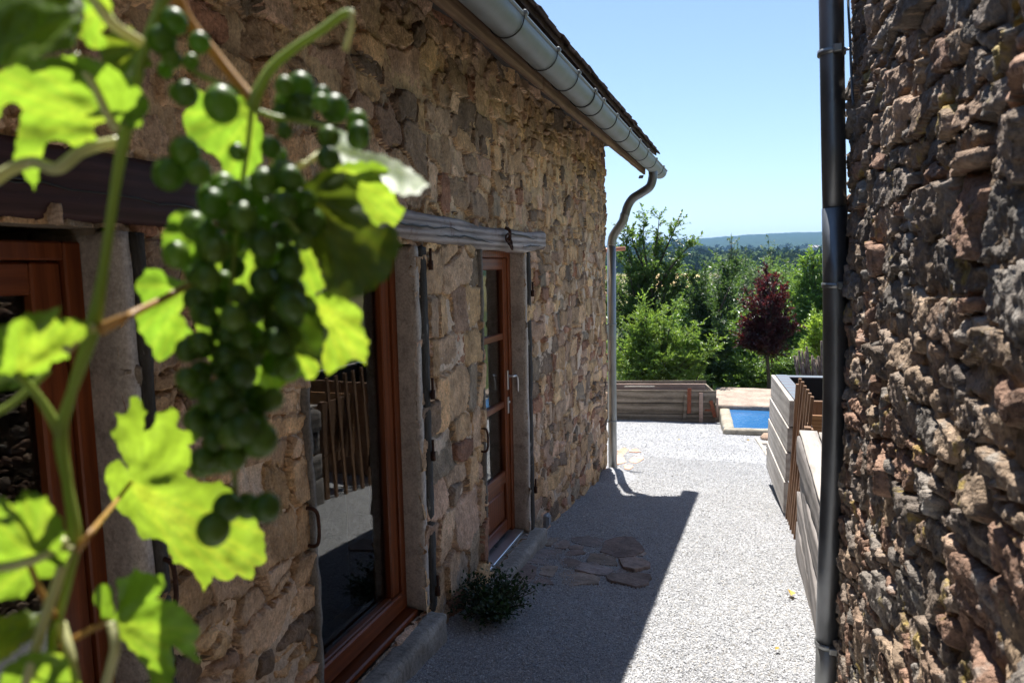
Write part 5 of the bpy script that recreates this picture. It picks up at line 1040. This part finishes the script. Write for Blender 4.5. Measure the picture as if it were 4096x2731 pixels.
L([(240, 1092), (252, 1062), (272, 1055), (298, 1080), (268, 1020), (252, 988), (272, 980), (265, 950), (292, 950), (300, 915), (316, 908), (336, 945), (328, 988), (348, 985), (360, 950), (392, 938), (412, 945), (405, 985), (440, 988), (470, 965), (472, 1000), (432, 1022), (445, 1062), (422, 1090), (470, 1110), (505, 1105), (550, 1140), (540, 1165), (580, 1180), (605, 1225), (612, 1290), (585, 1300), (578, 1332), (545, 1318), (520, 1335), (490, 1322), (470, 1358), (452, 1325), (430, 1300), (400, 1292), (378, 1240), (345, 1235), (325, 1240), (305, 1195), (270, 1172), (255, 1145)], 0.575, 0.0, 0.018, (298, 1108), 1.0, seed=15)
L([(213, 1372), (228, 1340), (255, 1345), (262, 1372), (258, 1410), (272, 1400), (268, 1325), (290, 1328), (310, 1305), (340, 1318), (372, 1318), (382, 1345), (352, 1375), (400, 1380), (430, 1405), (462, 1450), (445, 1475), (460, 1525), (420, 1500), (392, 1480), (402, 1540), (392, 1590), (350, 1600), (342, 1540), (310, 1500), (288, 1475), (262, 1455), (240, 1430)], 0.48, 0.0, 0.014, (255, 1425), 0.98, seed=16)
L([(-40, 1160), (10, 1140), (30, 1165), (55, 1125), (105, 1140), (118, 1165), (142, 1190), (150, 1225), (135, 1262), (160, 1268), (150, 1302), (110, 1330), (90, 1325), (55, 1372), (-40, 1380)], 0.405, 0.0, 0.018, (80, 1290), 1.0, seed=17)
L([(-40, 1440), (0, 1418), (60, 1402), (112, 1418), (95, 1455), (60, 1475), (20, 1510), (-40, 1540)], 0.41, 0.0, -0.020, (110, 1420), 0.8, seed=18)
L([(10, 1530), (60, 1500), (110, 1495), (152, 1505), (185, 1570), (190, 1640), (-20, 1640)], 0.42, 0.0, 0.02, (150, 1500), 1.05, seed=19)
L([(470, 560), (540, 530), (620, 540), (700, 600), (740, 720), (700, 820), (640, 880), (560, 900), (500, 860), (450, 760), (455, 640)], 0.555, 0.0, 0.02, (600, 560), 1.0, seed=20)
L([(370, 540), (395, 490), (430, 480), (470, 520), (480, 600), (440, 640), (400, 610), (375, 580)], 0.475, 0.0, 0.006, (470, 520), 0.8, seed=21)
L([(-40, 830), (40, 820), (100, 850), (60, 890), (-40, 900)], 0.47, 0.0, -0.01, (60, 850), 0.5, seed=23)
for i, (cx, cy, r, dp_, rot) in enumerate(((20, -150, 130, 0.40, 0.5), (-200, 300, 150, 0.42, 1.0), (-190, 900, 150, 0.42, 0.3))):  # extra leaves out of view, added for the shade they cast
    L(gen_leaf(cx, cy, r, rot, gv), dp_, 0.004, 0.016 if i % 2 else -0.02, (cx, cy), 0.95, seed=40+i)
def vt(name, pts, w, mat, par=vine, n=8):
    """stem given by view points with distance; w is its width in view units"""
    P3_ = [at_d(x, y, d) for x, y, d in pts]; d0 = pts[0][2]; rad = np.atleast_1d(w)/2/1605*d0
    return tube(name, P3_, rad if len(rad) > 1 else float(rad[0]), M[mat], par, n, 6)
vt('main_stem', [(395, -140, .45), (380, -20, .44), (330, 120, .43), (290, 290, .425), (262, 450, .425), (237, 620, .425), (212, 755, .425), (165, 900, .425), (140, 1000, .425), (155, 1110, .425), (172, 1230, .425), (160, 1320, .425), (135, 1420, .43), (120, 1480, .43), (125, 1600, .43)], [30, 28, 23, 28, 21, 21, 33, 21, 29, 20, 28, 18, 16, 20, 14], 'vstem')
vt('petiole', [(-30, 425, .40), (20, 392, .405), (75, 372, .41), (130, 388, .41), (180, 352, .415), (225, 335, .42), (272, 325, .425)], 28, 'petiole'); vt('petiole', [(172, 125, .395), (215, 195, .40), (245, 260, .405), (270, 300, .41)], 22, 'petiole'); vt('petiole', [(205, -20, .39), (258, 55, .395), (325, 98, .41)], [30, 28, 24], 'petiole')
vt('side_stem', [(395, -30, .44), (435, 50, .445), (495, 125, .45), (545, 188, .45), (580, 232, .45)], [30, 26, 24, 24, 30], 'rstem')
vt('tendril', [(812, 25, .47), (785, 35, .47), (735, 72, .465), (680, 108, .46), (625, 155, .455), (592, 210, .45), (578, 250, .45)], [10, 20, 20, 20, 22, 26, 30], 'vstem'); vt('tendril', [(808, 28, .47), (806, 70, .47), (792, 115, .47)], 14, 'petiole')
vt('petiole', [(228, 758, .425), (300, 722, .43), (370, 688, .46), (442, 650, .49)], [30, 18, 17, 20], 'rstem'); vt('petiole', [(150, 805, .40), (190, 765, .41), (215, 752, .42)], 22, 'petiole')
vt('petiole', [(140, 1000, .425), (105, 935, .42), (75, 895, .415), (38, 858, .405)], [26, 20, 18, 18], 'vstem'); vt('petiole', [(-20, 955, .41), (30, 925, .415), (80, 880, .42), (110, 850, .425)], 16, 'vstem')
vt('petiole', [(172, 1268, .425), (215, 1215, .43), (260, 1160, .50), (300, 1108, .565)], [22, 14, 13, 13], 'rstem'); vt('petiole', [(140, 1485, .43), (190, 1455, .43), (250, 1425, .43)], [15, 14, 16], 'rstem')
vt('petiole', [(158, 1250, .42), (130, 1340, .415), (100, 1430, .41), (50, 1600, .405)], [26, 24, 24, 22], 'petiole'); vt('petiole', [(256, 1428, .425), (265, 1480, .42), (255, 1530, .42), (235, 1600, .42)], 22, 'petiole'); vt('petiole', [(140, 1430, .425), (160, 1500, .42), (178, 1600, .42)], 22, 'petiole'); vt('petiole', [(-20, 1305, .40), (40, 1295, .40), (100, 1275, .405), (152, 1238, .415)], 24, 'petiole'); vt('petiole', [(70, 1300, .41), (90, 1350, .42), (130, 1420, .425)], 14, 'rstem')
vt('petiole', [(690, 540, .44), (640, 480, .445), (585, 420, .45)], 12, 'vstem'); vt('petiole', [(745, 345, .48), (690, 380, .465), (600, 400, .455)], 14, 'petiole')
# bunches of grapes
bm = bmesh.new(); bmesh.ops.create_uvsphere(bm, u_segments=20, v_segments=12, radius=1.0); gme = bpy.data.meshes.new('grape'); bm.to_mesh(gme); bm.free(); gme.polygons.foreach_set('use_smooth', np.ones(len(gme.polygons), dtype=bool)); gme.materials.append(M['grape'])
def grape(par, dx, dy, d, r_d):
    o = bpy.data.objects.new('grape', gme); COL.objects.link(o); o.parent = par; q = at_d(dx, dy, d); o.location = q-WO[par.name]; r = r_d/1605*d; o.scale = (r, r, r*gv.uniform(1.0, 1.1)); o.rotation_euler = tuple(gv.uniform(-0.4, 0.4, 3)); return q
def bunch(rows, rach, n, dmid, dth, rd, label):
    st = vt('grape_bunch', rach, 12, 'vstem'); tag(st, label); ys_ = np.array([r[0] for r in rows]); x0_ = np.array([r[1] for r in rows]); x1_ = np.array([r[2] for r in rows]); pl = []; tries = 0
    while len(pl) < n and tries < 9000:
        tries += 1; y = gv.uniform(ys_[0], ys_[-1]); a, c = np.interp(y, ys_, x0_), np.interp(y, ys_, x1_)
        if gv.uniform() > (c-a)/(x1_-x0_).max(): continue
        x = gv.uniform(a, c); u = (x-(a+c)/2)/((c-a)/2); d = dmid+gv.uniform(-1, 1)*dth*math.sqrt(max(0, 1-u*u)); q = at_d(x, y, d); r = rd*gv.uniform(0.68, 1.15)
        if pl and min(np.linalg.norm(q-k[0])/(r+k[1]) for k in pl) < 0.88/1605*0.44: continue
        pl.append((q, r)); grape(st, x, y, d, r)
    return st
main_b = bunch([(400, 570, 700), (450, 470, 720), (550, 435, 715), (650, 440, 700), (750, 440, 690), (830, 410, 680), (900, 420, 640), (1000, 450, 600), (1075, 460, 545)], [(578, 240, .45), (570, 330, .45), (552, 450, .45), (535, 620, .45), (525, 820, .45), (535, 1000, .45), (540, 1120, .45), (535, 1180, .45)], 125, 0.46, 0.040, 30, 'large hanging bunch of unripe green grapes')
for (x, y, d, r) in ((490, 1215, .435, 38), (522, 1165, .44, 33), (612, 1165, .44, 33), (568, 1162, .45, 28), (598, 1010, .44, 40), (560, 985, .43, 36)): grape(main_b, x, y, d, r)
sh = bunch([(185, 640, 760), (240, 620, 800), (300, 600, 840), (380, 600, 760)], [(578, 250, .45), (640, 270, .455), (700, 280, .46), (760, 290, .46)], 14, 0.46, 0.02, 24, 'right shoulder of the bunch with small grapes')
for (x, y, r) in ((690, 200, 32), (690, 245, 33), (768, 250, 33), (822, 318, 26), (740, 215, 18), (650, 235, 20)): grape(sh, x, y, 0.465, r)
sh2 = bunch([(60, 340, 430), (120, 340, 440), (180, 390, 480), (240, 400, 520)], [(560, 215, .45), (500, 190, .445), (440, 160, .44), (390, 110, .44)], 5, 0.445, 0.016, 24, 'left shoulder of the bunch with a few bright grapes')
for (x, y, r) in ((388, 400, 36), (425, 348, 34), (455, 395, 30), (372, 92, 32), (400, 50, 30), (458, 98, 24), (508, 240, 40), (425, 215, 30), (405, 585, 30), (500, 575, 24), (478, 640, 30), (545, 350, 20)): grape(sh2, x, y, 0.43, r)

# ================================================================ air
if True:
    m, nt, b = new_mat('haze_air'); nt.nodes.remove(b); pv = node(nt, 'ShaderNodeVolumePrincipled'); pv.inputs['Color'].default_value = (0.30, 0.55, 1.0, 1); pv.inputs['Density'].default_value = 1.6e-4; pv.inputs['Anisotropy'].default_value = 0.0
    nt.links.new(pv.outputs[0], nt.nodes['Material Output'].inputs['Volume'])
    o = box('haze', -17000, 17000, -400, 12500, -40, 260, m, None, 0); tag(o, 'thin summer haze over the valley', 'haze', None, 'stuff')
